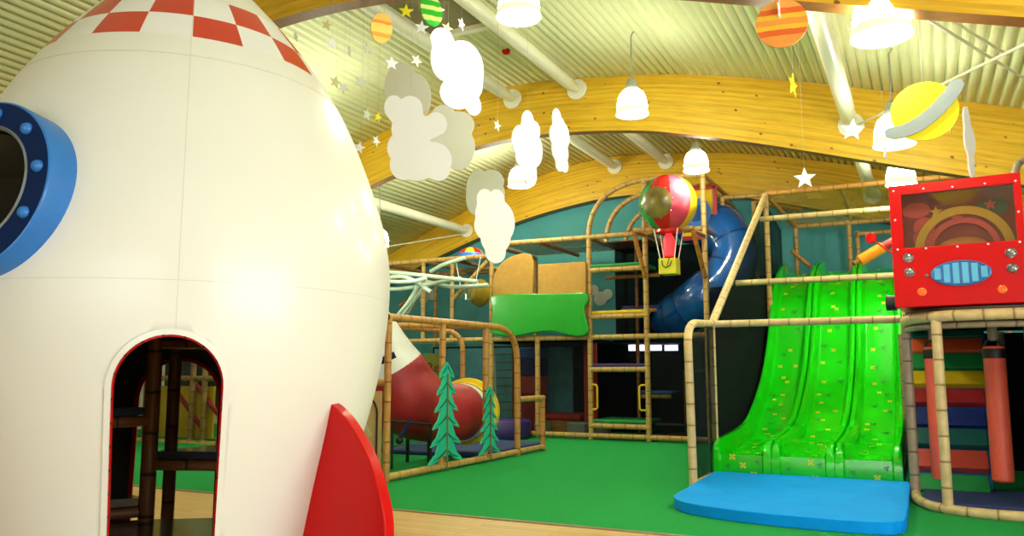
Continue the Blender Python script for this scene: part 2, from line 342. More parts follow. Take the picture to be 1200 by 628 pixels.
# white tubular struts between arches
ptab = {-11.5: 5.52, -7.0: 6.88, -5.62: 6.85, -.84: 5.48}
pl = {-11.5: 'lowest on the left side of the vault', -7.0: 'left one of the pair near the ridge', -5.62: 'right one of the pair near the ridge', -.84: 'on the right side of the vault'}
for bi, (y0, y1) in enumerate(((7.84, 13.9), (14.12, 19.9))):
    for px_, pz_ in ptab.items():
        if bi == 0 and px_ == -11.5: pass
        e = empty('roof_strut', (px_, (y0+y1)/2, pz_-.1), 'white tubular strut %s, %s middle arch' % (pl[px_], ['before', 'behind'][bi]), 'pipe', group='white roof struts')
        pole('pipe', [(px_, y0+.06, pz_), (px_, y0+.5, pz_), (px_, y1-.5, pz_), (px_, y1-.06, pz_)], [.07, .12, .12, .075], 'duct', e, 18)
        for yy, d in ((y0, 1), (y1, -1)): MB().cyl((px_, yy, pz_), (0, d, 0), .2, .05, 28).obj('flange', 'duct', e, bevel=.012)
# thin cross bracing rods
def rod(p, q, label, r=.018):
    tag(MB().tube([p, q], r, 8).obj('bracing_rod', 'duct'), label, 'rod', 'roof bracing rods')
rod(PY(1058, 4, 8.4), PY(1200, 92, 11.6), 'white bracing rod running down to the right edge above the ringed planet')
rod((-.72, 13.82, 5.46), PY(1205, 50, 9.0), 'grey bracing rod rising from strut flange to the right edge')
rod(PY(1076, 0, 9.0), (-.72, 13.9, 5.5) if False else PY(1180, 64, 11.0), 'short white bracing rod at top right beside the big lamp')
rod((-16.3, 14.2, zt(-16.3)-.3), (-11.6, 19.8, 5.42), 'long bracing rod below the left strut behind the middle arch')
# roof vents
def vent(y0, y1, label):
    e = empty('roof_vent', (-6.3, (y0+y1)/2, 6.7), label, 'vent')
    MB().box(-6.9, -5.7, y0, y1, 6.98, 7.03).obj('vent_panel', 'vent', e)
    for yy in (y0-.12, y1): MB().box(-6.9, -5.7, yy, yy+.12, 6.9, 7.04).obj('cross_bar', 'duct', e)
vent(9.3, 10.7, 'dull brown roof vent panel between struts near the top of photo')
vent(15.4, 16.6, 'small dull roof vent panel between struts behind the middle arch')
e = MB().lathe([(.0001, -.06), (.05, -.05), (.075, -.01), (.075, .02), (.05, .05)], 20, Matrix.Translation(PY(593, 60, 12.2)))
zc_ = zt(PY(593, 60, 12.2).x); e.tube([PY(593, 60, 12.2), PY(593, 60, 12.2)+Vector((0, 0, max(.05, zc_-PY(593, 60, 12.2).z)))], .02, 8)
tag(e.obj('smoke_detector', 'red'), 'small red detector hanging under the ribbed ceiling', 'detector')

# ---------------------------------------------------------------- pendant lamps
def lamp(u, v, wpx, label, d, dia=.5, cord_top=None):
    p = PW(u, v, d); x, y, z = p; R = wpx*d/950/2; k = R/.25
    e = empty('pendant_lamp', (x, y, z), label, 'lamp', group='dome pendant lamps')
    prof = [(.09, .385), (.135, .375), (.178, .335), (.208, .27), (.228, .18), (.24, .085)]
    MB().lathe([(r*k, zz*k+z-0) for r, zz in prof], 36, Matrix.Translation((x, y, 0))).obj('shade', 'lamp', e)
    MB().lathe([(.24*k, .085*k+z), (.246*k, .04*k+z), (.25*k, z)], 36, Matrix.Translation((x, y, 0))).obj('shade_lip', 'lip', e)
    MB().tube([(x+R*math.cos(a), y+R*math.sin(a), z) for a in [2*PI*i/36 for i in range(36)]], .009*k, 8, closed=True).obj('rim', 'rim', e)
    MB().lathe([(.11*k, .385*k), (.11*k, .44*k), (.085*k, .47*k), (.07*k, .55*k), (.03*k, .58*k), (.0001, .58*k)], 24, Matrix.Translation((x, y, z))).obj('housing', 'grey', e)
    MB().sphere((x, y, z+.25*k), .07*k, 16, 10, (1, 1, 1.4)).obj('bulb', 'lamp', e)
    top = zt(x)
    if top > z+.6*k: MB().tube([(x, y, z+.58*k), (x, y, top-.1), (x+.03, y, top-.04), (x+.08, y, top)], .012, 8).obj('cord', 'grey', e)
    l = bpy.data.lights.new('hall_point_light', 'POINT'); l.energy = LAMP_POWER; l.color = LAMP_COLOR; l.shadow_soft_size = .12
    lo = bpy.data.objects.new('hall_point_light', l); lo.location = (x, y, z-.02); col.objects.link(lo)
lamp(1033, 43, 67, 'largest dome pendant lamp, at the top right of photo', 7.4)
lamp(608, 20, 52, 'dome pendant lamp cut off by the top edge of photo', 9.3)
lamp(741, 134, 38, 'dome pendant lamp hanging before the crown of the middle arch', 12.7)
lamp(1048, 170, 46, 'dome pendant lamp half hidden behind the yellow ringed planet', 11.0)
lamp(816, 200, 30, 'dome pendant lamp right above the striped balloon', 16.3)
lamp(1056, 216, 34, 'dome pendant lamp just above the red truck roof corner', 14.6)
lamp(609, 218, 28, 'dome pendant lamp behind the hanging clouds at centre left', 18)
lamp(444, 288, 24, 'dome pendant lamp peeking out beside the rocket edge', 18)
for (x, y) in ((-9.5, 11), (2.0, 5.5), (-13.5, 9), (-14, 15.5), (2.4, 15.5), (-9, 17), (-1.5, 9), (-10.8, 8.8)):   # added point lights without fixtures, to brighten ceiling and back
    z = zt(x)-1.3; l = bpy.data.lights.new('hall_point_light', 'POINT'); l.energy = LAMP_POWER*(2.2 if y > 11.5 else .6 if x > -5 else 1.6); l.color = LAMP_COLOR; l.shadow_soft_size = .12
    lo = bpy.data.objects.new('hall_point_light', l); lo.location = (x, y, z); col.objects.link(lo)

# ================================================================ ROCKET
AX = Vector((-4.543, 3.92, 0)); RZ = math.atan2(.757, .653)
RM = Matrix.Translation(AX) @ Matrix.Rotation(RZ, 4, 'Z')
def azdir(deg): a = math.radians(deg); return Vector((math.sin(a), -math.cos(a), 0))
PR = smoothpts([(0.02, .96), (.4, 1.075), (.8, 1.185), (1.1, 1.275), (1.35, 1.34), (1.6, 1.39), (1.85, 1.42), (2.1, 1.432), (2.3, 1.418), (2.5, 1.38), (2.7, 1.322), (2.9, 1.25), (3.1, 1.17), (3.3, 1.075), (3.5, .955), (3.7, .815), (3.9, .655), (4.1, .47), (4.3, .3), (4.42, .2)], 3)
def rr(z): return float(np.interp(z, [p[0] for p in PR], [p[1] for p in PR]))
rocket = empty('toy_rocket', AX, 'giant glossy white play rocket with red checkered nose and arched doorway', 'rocket', RZ)
def rp(o): return local(o)
SEG = 160
def chk(z0, z1, par):
    pass
lev = sorted(set([round(p[0], 4) for p in PR if not (3.5 < p[0] < 3.95)]+[3.506, 3.57, 3.63, 3.693, 3.76, 3.83, 3.885]))
prof = [(rr(z), z) for z in lev]
def bm_(i, k):
    z = (lev[i]+lev[i+1])/2
    c = int(((k+.5)/SEG*360+90)//18)     # azimuth cells, boundary facing the camera
    if 3.506 < z < 3.693: return 1 if c % 2 == 0 else 3
    if 3.693 < z < 3.885: return 1 if c % 2 == 1 else 3
    if z > 4.1: return 1
    return 0
mb = MB(); mb.lathe(prof, SEG, None, bm_)
b = len(prof)-1
mb.cm = 1; mb.face([b*SEG+k for k in range(SEG)]); mb.cm = 0
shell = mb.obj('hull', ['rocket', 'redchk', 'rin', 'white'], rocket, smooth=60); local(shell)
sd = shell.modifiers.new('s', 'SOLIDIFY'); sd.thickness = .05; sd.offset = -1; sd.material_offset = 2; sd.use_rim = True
def arch(wd, ztop, zbot, n=16):
    r = wd/2; zc = ztop-r
    return [(-r*.98, zbot)]+[(-r*math.cos(PI*i/n), zc+r*math.sin(PI*i/n)) for i in range(n+1)]+[(r*.98, zbot)]
DW, DT = .575, 1.71
cutM = Matrix.Rotation(math.radians(-1.2), 4, 'Z')
cuts = []
for (ang, ww, top) in ((-1.2, DW, DT), (178, .66, 1.62)):
    c = MB(); c.prism(arch(ww, top, .12), 2.2, Matrix.Rotation(math.radians(ang), 4, 'Z') @ Matrix.Translation((0, -2.6, 0)))
    co = c.obj('cutter', 'rin', rocket); local(co); cuts.append(co)
    bo = shell.modifiers.new('b', 'BOOLEAN'); bo.operation = 'DIFFERENCE'; bo.object = co; bo.solver = 'EXACT'
# porthole hole in the hull too: cut by the same means further down
bpy.context.view_layer.update()
dg = bpy.context.evaluated_depsgraph_get()
nm = bpy.data.meshes.new_from_object(shell.evaluated_get(dg)); nm.name = 'hull'
shell.modifiers.clear(); shell.data = nm
for c in cuts: bpy.data.objects.remove(c)
# doorway lip (white), red trim with black studs
def ribbon(name, ww, top, ang, d0, d1, t, m, zlow=.12, stud=None):
    Mx = Matrix.Rotation(math.radians(ang), 4, 'Z'); out = arch(ww, top, zlow, 24)
    pts = [out[0]]
    for a, b2 in zip(out, out[1:]):
        n = max(1, int(math.dist(a, b2)/.06))
        for i in range(1, n+1): pts.append((a[0]+(b2[0]-a[0])*i/n, a[1]+(b2[1]-a[1])*i/n))
    mb = MB(); n = len(pts); cx = top-ww/2
    for i, (x, z) in enumerate(pts):
        nx, nz = (x, max(0, z-cx)); q = math.hypot(nx, nz) or 1; nx, nz = nx/q, nz/q
        for (o, dd) in ((0, d0), (0, d1), (-t, d1), (-t, d0)):
            X, Zz = x+nx*o, z+nz*o; r = rr(max(z, .02)); Yv = -math.sqrt(max(.01, r*r-X*X))+dd
            mb.v.append(Mx @ Vector((X, Yv, Zz)))
    for i in range(n-1):
        for k in range(4): mb.face((4*i+k, 4*i+(k+1) % 4, 4*i+4+(k+1) % 4, 4*i+4+k))
    mb.face((0, 1, 2, 3)); mb.face((4*n-4, 4*n-3, 4*n-2, 4*n-1))
    ms = [m]
    if stud:
        mb.cm = 1; ms = [m, stud]
        L = 0
        for i in range(1, n):
            L += math.dist(pts[i], pts[i-1])
            if L > .1:
                L = 0; x, z = pts[i]; nx, nz = (x, max(0, z-cx)); q = math.hypot(nx, nz); X, Zz = x-nx/q*t*.6, z-nz/q*t*.6; r = rr(z)
                mb.sphere(Mx @ Vector((X, -math.sqrt(r*r-X*X)+d0, Zz)), .009, 8, 6)
    o = mb.obj(name, ms, rocket); return local(o)
ribbon('door_lip', DW+.03, DT+.015, -1.2, -.012, .03, .03, 'rocket')
ribbon('door_trim', DW, DT, -1.2, .02, .06, .024, 'red', stud='black')
ribbon('door_trim', .66, 1.62, 178, -.01, .06, .03, 'red')
# seams: fine joints in the shell
def ring_pts(z, n=120, off=.0): return [(math.cos(2*PI*i/n)*(rr(z)+off), math.sin(2*PI*i/n)*(rr(z)+off), z) for i in range(n)]
for z in (3.35, 1.98): local(MB().tube(ring_pts(z), .003 if z > 3 else .0012, 6, closed=True).obj('joint_seam', 'seam', rocket))
for a, z0, z1 in ((-.3, 1.72, 4.3),): local(MB().tube([azdir(a)*rr(z)+Vector((0, 0, z)) for z in np.linspace(z0, z1, 40)], .0014, 6).obj('joint_seam', 'seam', rocket))
# fins
for az in (42, 142, -76):
    a0 = azdir(az)*1.285; d = azdir(az-12); sd_ = Vector((-d.y, d.x, 0)); T = .078
    outer = smoothpts([(.0, 1.32), (.07, 1.295), (.198, 1.21), (.358, 1.04), (.456, .875), (.516, .71), (.53, .58), (.53, .3), (.50, 0.0)], 5)
    out = [(-.45, 0), (-.3, .5), (-.16, 1.0), (-.06, 1.28)]+[tuple(p) for p in outer]
    b = MB(); n = len(out)
    for tt in (0, T):
        for e_, z in out: b.v.append(a0+d*e_+sd_*tt+Vector((0, 0, z)))
    b.face(list(range(n))); b.face([n+i for i in range(n)][::-1])
    for i in range(n): j = (i+1) % n; b.face((i, n+i, n+j, j))
    local(b.obj('fin', 'red', rocket, bevel=.008))
# porthole
pa, pz_, ptilt, pR, pri, pp = -42.3, 2.45, 7.4, .475, .325, .115
pc = azdir(pa)*rr(pz_)+Vector((0, 0, pz_)); nd = azdir(pa+3.4)*math.cos(math.radians(ptilt))+Vector((0, 0, math.sin(math.radians(ptilt))))
PM = Matrix.Translation(pc) @ Vector((0, 0, 1)).rotation_difference(nd).to_matrix().to_4x4()
port = local(MB().lathe([(pR, -.5), (pR, pp-.012), (pR-.004, pp-.003), (pR-.012, pp)], 72, PM).obj('porthole_ring', 'blue', rocket))
f = local(MB().lathe([(pR-.012, pp), (pri+.012, pp), (pri, pp-.03)], 72, PM).obj('porthole_face', 'navy', rocket))
local(MB().lathe([(pri, pp-.03), (pri-.1, pp-.01), (.0001, pp+.03)], 48, PM).obj('porthole_glass', 'glass', rocket))
local(MB().lathe([(pri+.012, pp+.002), (pri+.004, pp+.012), (pri-.008, pp-.005)], 72, PM).obj('porthole_bezel', 'tgrey', rocket))
for i in range(10):
    a = math.radians(8+36*i); q = (pR+pri)/2
    local(MB().sphere(PM @ Vector((q*math.cos(a), q*math.sin(a), pp)), .033, 16, 10).obj('rivet', 'blue', rocket))
# inside: spiral climb of wedge decks on a padded pole
LM = lambda x, y, z: RM @ Vector((x, y, z))
ins = empty('spiral_climb', LM(-.13, 0, 0), 'brown padded pole with glossy dark wedge steps inside the white rocket', 'climbing frame', RZ)
pole('post', [LM(-.13, -.02, .02), LM(-.13, -.02, 2.6)], .05, 'paddk', ins)
pole('post', [LM(.0, .6, .02), LM(.0, .6, 2.4)], .045, 'paddk', ins)
def wedge(a0, a1, z, r=1.1):
    out = [(0, 0)]+[(r*math.sin(math.radians(a)), -r*math.cos(math.radians(a))) for a in np.linspace(a0, a1, 6)]
    b = MB(); n = len(out)
    for zz in (z-.05, z):
        for x, y in out: b.v.append(LM(x-.13, y, zz))
    b.face(list(range(n))[::-1]); b.face([n+i for i in range(n)])
    for i in range(n): j = (i+1) % n; b.face((i, j, n+j, n+i))
    b.obj('step', 'deck', ins)
    for a in (a0, a1):
        p = LM(-.13+r*.92*math.sin(math.radians(a)), -r*.92*math.cos(math.radians(a)), z-.09)
        pole('rail', [LM(-.13, 0, z-.09), p], .035, 'paddk', ins)
wedge(-110, -50, 1.27); wedge(62, 125, .98, 1.0); wedge(-85, -5, .54, .92); wedge(-5, 75, .54, .92); wedge(-150, -85, .68, 1.0); wedge(120, 175, 1.9); wedge(50, 100, 1.78, 1.0)

# ================================================================ PLAY AREA, LEFT MODULE beside the rocket (plane X=-6.62)
PXm = -6.62; R1 = .052
mod = empty('pole_fence', (PXm, 11.5, 0), 'tan padded pole fence beside the rocket carrying two pine cutouts', 'fence')
pole('post', [(PXm, 9.3, .01), (PXm, 9.3, 2.28)], R1, 'padbr', mod)
pole('post', [(PXm, 10.73, .1), (PXm, 10.73, 2.24)], R1, 'padbr', mod)
pole('post', [(PXm, 12.12, .1), (PXm, 12.12, 2.24)], R1, 'padbr', mod)
arc = [(PXm, 9.25, 2.26), (PXm, 12.3, 2.28)]+[tuple(p) for p in bend((PXm, 12.5, 2.28), (PXm, 13.28, 2.28), (PXm, 13.32, 1.7))]+[(PXm, 13.32, .01)]
pole('arched_rail', arc, R1+.004, 'padbr', mod)
pole('bottom_rail', [(PXm, 9.3, .08), (PXm, 13.3, .08)], R1, 'pad', mod)
pole('bottom_rail', [(PXm, 13.36, .08), (PXm, 14.42, .08)], R1, 'pad', mod)
pole('low_rail', [(PXm, 13.36, 1.01), (PXm, 14.46, 1.01)], R1, 'pad', mod)
pole('post', [(PXm, 14.42, .01), (PXm, 14.42, .97)], R1*.95, 'padbr', mod)
pole('short_rail', [(PXm-.0, 9.3, 1.36), (PXm-1.4, 9.3, 1.36)], R1, 'padbr', mod)
pole('bottom_rail', [(PXm, 9.3, .08), (PXm-2.2, 9.3, .08)], R1, 'pad', mod)
# row of posts and rails behind (plane X=-8.6)
bk = empty('climbing_frame', (-8.9, 12, 0), 'brown padded pole frame standing behind the red and white tube', 'climbing frame')
for y in (9.3, 11.9, 14.4): pole('post', [(-8.9, y, .01), (-8.9, y, 2.4)], R1, 'paddk' if y < 15 else 'pad', bk)
pole('top_rail', [(-8.9, 9.3, 2.35), (-8.9, 14.4, 2.35)], R1, 'padbr', bk)
pole('mid_rail', [(-8.9, 9.3, .55), (-8.9, 14.4, .55)], R1*.9, 'paddk', bk)
pole('cross_rail', [(-8.9, 12.0, 2.35), (-6.62, 12.0, 2.26)], R1*.9, 'padbr', bk)
pole('arched_rail', [(-8.4, 14.4, .02), (-8.4, 14.4, 1.9)]+[tuple(p) for p in bend((-8.4, 14.4, 1.9), (-8.4, 14.4, 2.35), (-8.9, 14.4, 2.35))], R1, 'padbr', bk)
g = MB(); g.box(-8.92, -8.91, 9.3, 14.4, .1, 1.3); g.obj('net', 'netg', bk)

# pine cutouts on the fence
def pine(y, z0, z1, wd, label):
    e = empty('pine_cutout', (PXm+.06, y, z0), label, 'tree cutout')
    H = z1-z0; tiers = 6; L = []
    outl = [(0, z1)]
    for t in range(tiers):
        zt0 = z1-H*(t+1)/(tiers+.05); wd1 = wd*(.34+.66*(t+1)/tiers)/2; wi = wd*(.16+.55*(t+1)/tiers)/2*.62
        zu = z1-H*(t+.35)/(tiers+.05)
        outl += [(wd1*.62, zu-H*.02), (wd1*.86, zt0+H*.045), (wd1, zt0-.0)]
        if t < tiers-1: outl += [(wi*1.25, zt0+H*.025), (wi, zt0+H*.045)]
        else: outl += [(wd1*.55, z0+H*.03), (wd1*.2, z0+H*.09), (.03, z0+H*.07)]
    full = outl+[(-x, z) for x, z in outl[::-1] if x > 0]
    Mx = Matrix.Translation((PXm+.09, y, 0)) @ Matrix.Rotation(PI/2, 4, 'Z')
    MB().prism(full, .025, Mx).obj('foliage', 'tree1', e)
    for t in range(tiers):
        zt0 = z1-H*(t+.98)/(tiers+.05); w1 = wd*(.34+.66*(t+1)/tiers)/2*.78; zu = z1-H*(t+.2)/(tiers+.05)
        for sg in (-1, 1):
            leafo = [(sg*.015, zu), (sg*w1*.5, zu-H*.06), (sg*w1, zt0+H*.03), (sg*w1*.55, zt0+H*.05), (sg*.02, zt0+H*.10)]
            if sg < 0: leafo = leafo[::-1]
            MB().prism(leafo, .006, Mx @ Matrix.Translation((0, -.006, 0))).obj('inner_needles', 'tree2', e)
    MB().tube([Mx @ Vector((0, -.012, z0-.08)), Mx @ Vector((0, -.012, z1-H*.12))], .014, 8).obj('trunk', 'trunk', e)
pine(10.73, .13, 1.66, .98, 'taller teal pine cutout fixed to the pole fence next to the rocket')
pine(12.12, .14, 1.27, .74, 'shorter teal pine cutout fixed to the pole fence, right of the taller')

# panel beside rocket
e = empty('side_panel', (-6.9, 9.2, 0), 'beige rounded panel with black edging between rocket and fence post', 'panel')
out = [(-.95, .1), (-.02, .1), (-.02, 1.24), (-.95, 1.24)]
MB().prism(out, .03, Matrix.Translation((PXm-.05, 9.26, 0))).obj('board', 'ply', e)
pole('edging', [(PXm-.13, 9.25, .1), (PXm-.13, 9.25, .95)]+[tuple(p) for p in bend((PXm-.13, 9.25, .95), (PXm-.16, 9.25, 1.17), (PXm-.4, 9.25, 1.18))], .013, 'black', e, 8)
for (x, z, a) in ((-.32, .9, 30), (-.26, .6, 20), (-.3, .35, 15), (-.5, .75, 40)):
    lf = [(0, 0), (.06, .02), (.02, .2), (-.02, .26), (-.04, .1)]
    MB().prism(lf, .004, Matrix.Translation((PXm+x, 9.25, z)) @ Matrix.Rotation(math.radians(-a), 4, 'Y')).obj('leaf_print', 'leaf', e)

# rocket-shaped tube slide
e = empty('tube_slide', (-8.2, 12.6, .2), 'white and red rocket shaped tube with yellow rimmed opening behind the fence', 'slide')
P = smoothpts([PW(405, 320, 13.3), PW(432, 385, 13.3), PW(456, 436, 13.3), PW(482, 470, 13.4), PW(512, 482, 13.8), PW(536, 483, 14.2), PW(546, 482, 14.6)], 6)
rad = list(np.interp(np.linspace(0, 1, len(P)), [0, 1/6, 2/6, 3/6, 4/6, 5/6, 1], [.24, .44, .60, .60, .50, .49, .52]))
k0, k1 = 12, 31
MB().tube(P[:k0+1], rad[:k0+1], 40, caps=False).obj('white_section', 'white', e)
MB().tube(P[k0:k1+1], rad[k0:k1+1], 40, caps=False).obj('red_section', 'redf', e)
MB().tube(P[k1:k1+3], rad[k1:k1+3], 40, caps=False).obj('white_band', 'white', e)
MB().tube(P[k1+2:], [r+.01 for r in rad[k1+2:]], 40, caps=False).obj('yellow_band', 'yel2', e)
T = (Vector(P[-1])-Vector(P[-3])).normalized(); q = Vector((0, 0, 1)).rotation_difference(T).to_matrix().to_4x4()
MB().lathe([(.52, -.02), (.59, 0), (.60, .12), (.53, .13), (.52, -.02)], 40, Matrix.Translation(Vector(P[-1])) @ q).obj('rim', 'yel2', e)
MB().box(-.02, .26, -.02, .02, -.05, .05, Matrix.Translation(PW(445, 424, 12.55)) @ Matrix.Rotation(YAW, 4, 'Z') @ Matrix.Rotation(-.45, 4, 'Y')).obj('blue_flash', 'navy', e)
for (u, v) in ((478, 516), (503, 512)):
    a = PW(u, v-18, 13.6); pole('support', [a, (a.x, a.y, .01)], .03, 'black', e, 8)
tag(MB().box(-9.3, -7.0, 12.6, 15.4, .012, .09).obj('floor_mat', 'matdk', bevel=.03), 'dark blue floor mat under the tube slide opening', 'mat')
# small wheeled trolley-like black pedal piece
e = empty('pedal_stand', PZ(462, 500, 0.02), 'black metal pedal stand low behind the first fence bay', 'stand')
a = PW(460, 493, 12.6); b_ = PW(505, 497, 12.9)
pole('bar', [a, b_], .02, 'black', e, 8); pole('leg', [a, (a.x, a.y, .01)], .02, 'black', e, 8); pole('leg', [b_, (b_.x, b_.y, .01)], .02, 'black', e, 8)
pole('pedal_arm', [PW(480, 492, 12.6), PW(470, 512, 12.5)], .03, 'navy', e, 8); MB().sphere(PW(468, 516, 12.5), .06, 12, 8).obj('pedal', 'black', e)

# ================================================================ FAR FRAME (plane Y=17.2)
YFm = 17.2; R2 = .06
def xa(u, v=400): return PY(u, v, YFm).x
far = empty('climbing_frame', (-6.7, YFm, 0), 'three storey tan padded pole climbing frame along the teal end wall', 'climbing frame')
Xs = [-12.4, -11.2, -10.35, -9.24, -8.02, -6.71, -5.38, -4.06]
XB = 19.7
for x, top in ((-12.4, 4.3), (-9.24, 4.58), (-8.02, 2.28), (-6.71, 4.6), (-5.38, 5.8), (-4.06, 5.76)):
    pole('post', [(x, YFm, .01), (x, YFm, top)], R2, 'pad', far)
    pole('post', [(x, XB, .01), (x, XB, min(top, 4.6) if x < -5.4 else 5.7)], R2, 'paddk' if x > -9 else 'pad', far)
for x in (-11.2, -10.35): pole('post', [(x, YFm, 2.28), (x, YFm, 4.25)], R2*.9, 'pad', far)
pole('rail', [(-12.4, YFm, 4.30), (-9.24, YFm, 4.30)], R2, 'pad', far)
pole('rail', [(-10.9, YFm+.8, 4.1), (-9.24, YFm+.8, 4.1)], R2*.8, 'pad', far)
pole('rail', [(-9.24, YFm, 4.58), (-4.06, YFm, 4.56)], R2, 'pad', far)
pole('rail', [(-12.4, YFm, 2.28), (-4.0, YFm, 2.28)], R2, 'pad', far)
pole('rail', [(-9.24, YFm, .1), (-4.1, YFm, .1)], R2, 'pad', far)
pole('brace', [(-9.35, YFm, 4.2), (-10.3, YFm, 3.3)], R2*.85, 'pad', far)
pole('brace', [(-12.2, YFm+.4, 3.2), (-11.2, YFm+.8, 4.1)], R2*.85, 'pad', far)
pole('brace', [(-12.6, YFm+1, 2.6), (-11.9, YFm+1, 3.7)], R2*.85, 'tubepale', far)
for z, m_ in ((3.80, 'pad'), (2.74, 'pad'), (1.56, 'pad'), (.32, 'pad')): pole('rung', [(-6.71, YFm, z), (-5.38, YFm, z)], R2, m_, far)
for z, m_, dep in ((3.86, 'grn', 1.0), (2.80, 'yel', .5), (1.62, 'purple', .4), (.39, 'grn', 1.1)):
    MB().box(-6.66, -5.43, YFm-.03, YFm+dep, z, z+.07).obj('step_pad', m_, far, bevel=.02)
MB().box(-6.0, -5.2, YFm+1.2, YFm+2, 1.0, 1.07).obj('step_pad', 'bluef', far, bevel=.02)
pole('rung', [(-6.0, YFm+1.18, .94), (-5.2, YFm+1.18, .94)], R2*.8, 'pad', far)
MB().box(-6.4, -5.0, YFm+1.3, YFm+2.3, 3.0, 3.07, ).obj('step_pad', 'purple', far, bevel=.02)
pole('rung', [(-6.4, YFm+1.28, 2.95), (-5.0, YFm+1.28, 2.95)], R2*.8, 'pad', far)
pole('rail', [(-6.71, YFm+1.1, 3.75), (-5.38, YFm+1.1, 3.75)], R2*.8, 'padbr', far)
pole('post', [(-5.95, YFm+1.1, .01), (-5.95, YFm+1.1, 4.5)], R2*.7, 'paddk', far)
pole('rail', [(-5.38, YFm+.02, .1), (-4.9, YFm+1.6, .1)], R2*.8, 'pad', far)
pole('post', [(-4.85, YFm+1.1, .01), (-4.85, YFm+1.1, 1.55)], R2*.7, 'paddk', far); pole('rail', [(-4.85, YFm+1.1, 1.55), (-3.9, YFm+1.1, 1.5)], R2*.6, 'pad', far)
MB().box(-5.3, -4.15, YFm+.2, YFm+1.4, .35, .4).obj('step_pad', 'deck', far, bevel=.01)
# decks put in to shade the storeys below, and a tan roof net
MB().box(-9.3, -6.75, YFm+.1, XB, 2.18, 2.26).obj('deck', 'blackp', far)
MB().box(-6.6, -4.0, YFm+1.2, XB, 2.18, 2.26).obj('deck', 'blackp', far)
MB().box(-9.2, -6.75, YFm+.1, XB, 4.62, 4.64).obj('roof_net', 'nett', far)
MB().box(-6.7, -5.45, YFm+.5, XB, 4.5, 4.53).obj('deck', 'paddk', far)
for x in (-9.24, -8.0, -6.71, -5.38, -4.06): pole('cross_rail', [(x, YFm, 4.56), (x, XB, 4.56)], R2*.85, 'padbr', far)
for x in (-12.4, -11.2, -10.35): pole('cross_rail', [(x, YFm, 4.28), (x, XB, 4.28)], R2*.85, 'padbr', far)
pole('rail', [(-12.4, XB, 4.28), (-9.24, XB, 4.28)], R2, 'padbr', far)
# barrel arches over the ladder bay
for y in (YFm, 18.35, XB):
    pole('arch', [(-6.71, y, 4.56)]+[tuple(p) for p in bend((-6.71, y, 4.7), (-6.62, y, 5.7), (-5.38, y, 5.78), 9)]+[(-4.06, y, 5.76)], R2*.95, 'pad', far)
for x, z in ((-5.38, 5.78), (-4.06, 5.76)): pole('cross_rail', [(x, YFm, z), (x, XB, z)], R2*.85, 'padbr', far)
pole('post', [(-4.06, 18.3, 4.5), (-4.06, 18.3, 5.76)], R2, 'pad', far)
# nets, and an added black backdrop standing in for the lower storey's shade
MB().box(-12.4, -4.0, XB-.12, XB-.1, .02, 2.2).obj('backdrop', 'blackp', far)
MB().box(-9.2, -8.04, YFm+.05, YFm+.06, .15, 2.2).obj('net', 'netl', far)
MB().box(-7.98, -6.76, YFm+.05, YFm+.06, .15, 2.2).obj('net', 'netl', far)
MB().box(-5.33, -4.1, YFm+.03, YFm+.04, .15, 2.2).obj('net', 'netl', far)
MB().box(-6.66, -4.1, YFm+1.6, YFm+1.61, 2.3, 4.5).obj('net', 'netb', far)
MB().box(-12.3, -9.3, YFm+.03, YFm+.04, 2.3, 4.25).obj('net', 'netl', far)
MB().box(-12.3, -9.3, YFm+.03, YFm+.04, .15, 2.2).obj('net', 'netl', far)
for x in (-12.4, -9.24): pole('post', [(x, 18.4, .01), (x, 18.4, 2.2)], R2*.8, 'paddk', far)
# yellow grab handles
for x, label in ((-6.57, 'yellow grab handle on the left post of the ladder bay'), (-5.52, 'yellow grab handle on the right post of the ladder bay')):
    s = 1 if x < -6 else -1; p0 = x-s*.09
    P = [(p0, YFm-.02, 1.22), (x+s*.0, YFm-.05, 1.22)]+[(x+s*.04, YFm-.06, 1.18), (x+s*.04, YFm-.06, .72)]+[(x, YFm-.05, .68), (p0, YFm-.02, .68)]
    tag(MB().tube(P, .022, 10).obj('grab_handle', 'yel2'), label, 'handle', 'yellow grab handles')
# balloon brackets
def bracket(u0, u1, label):
    a = PY(u0, 325, YFm-.0); b2 = PY(u1, 270, 16.4)
    e = empty('balloon_bracket', (a.x, YFm, a.z), label, 'bracket')
    pole('strut', [a+Vector((0, -.06, 0)), b2], .05, 'padbr', e); pole('arm', [b2, (a.x, YFm-.06, b2.z)], .045, 'padbr', e)
bracket(757, 742, 'tan triangular bracket holding the balloon, left one'); bracket(827, 812, 'tan triangular bracket holding the balloon, right one')
pa_, pb_ = PY(742, 270, 16.4), PY(812, 267, 16.4)
tag(MB().tube([pa_, pb_], .05, 10).obj('balloon_rail', 'pad'), 'tan padded rail under the striped balloon joining two brackets', 'rail')
# ---- striped balloon
bc = Vector((-4.6, 16.35, 5.0)); BRr = .605
e = empty('hot_air_balloon', (bc.x, bc.y, 3.5), 'striped red pink yellow green play balloon with basket on the frame', 'balloon')
cols = ['redb', 'pink', 'yel2', 'tube', 'green2']
nb = 72
def bmat(i, k):
    a = (k+.5)/nb*360   # angle about z, 0=+X
    return int(((a+74.3+42) % 360)//45) % 8
order = ['redb', 'pink', 'yel2', 'tube', 'redb', 'yel2', 'pink', 'green2']
mb = MB(); prof = [(max(1e-4, BRr*math.sin(PI*i/20)), -BRr*math.cos(PI*i/20)) for i in range(2, 21)]
mb.lathe(prof, nb, Matrix.Translation(bc), bmat)
env = mb.obj('envelope', order, e, smooth=80)
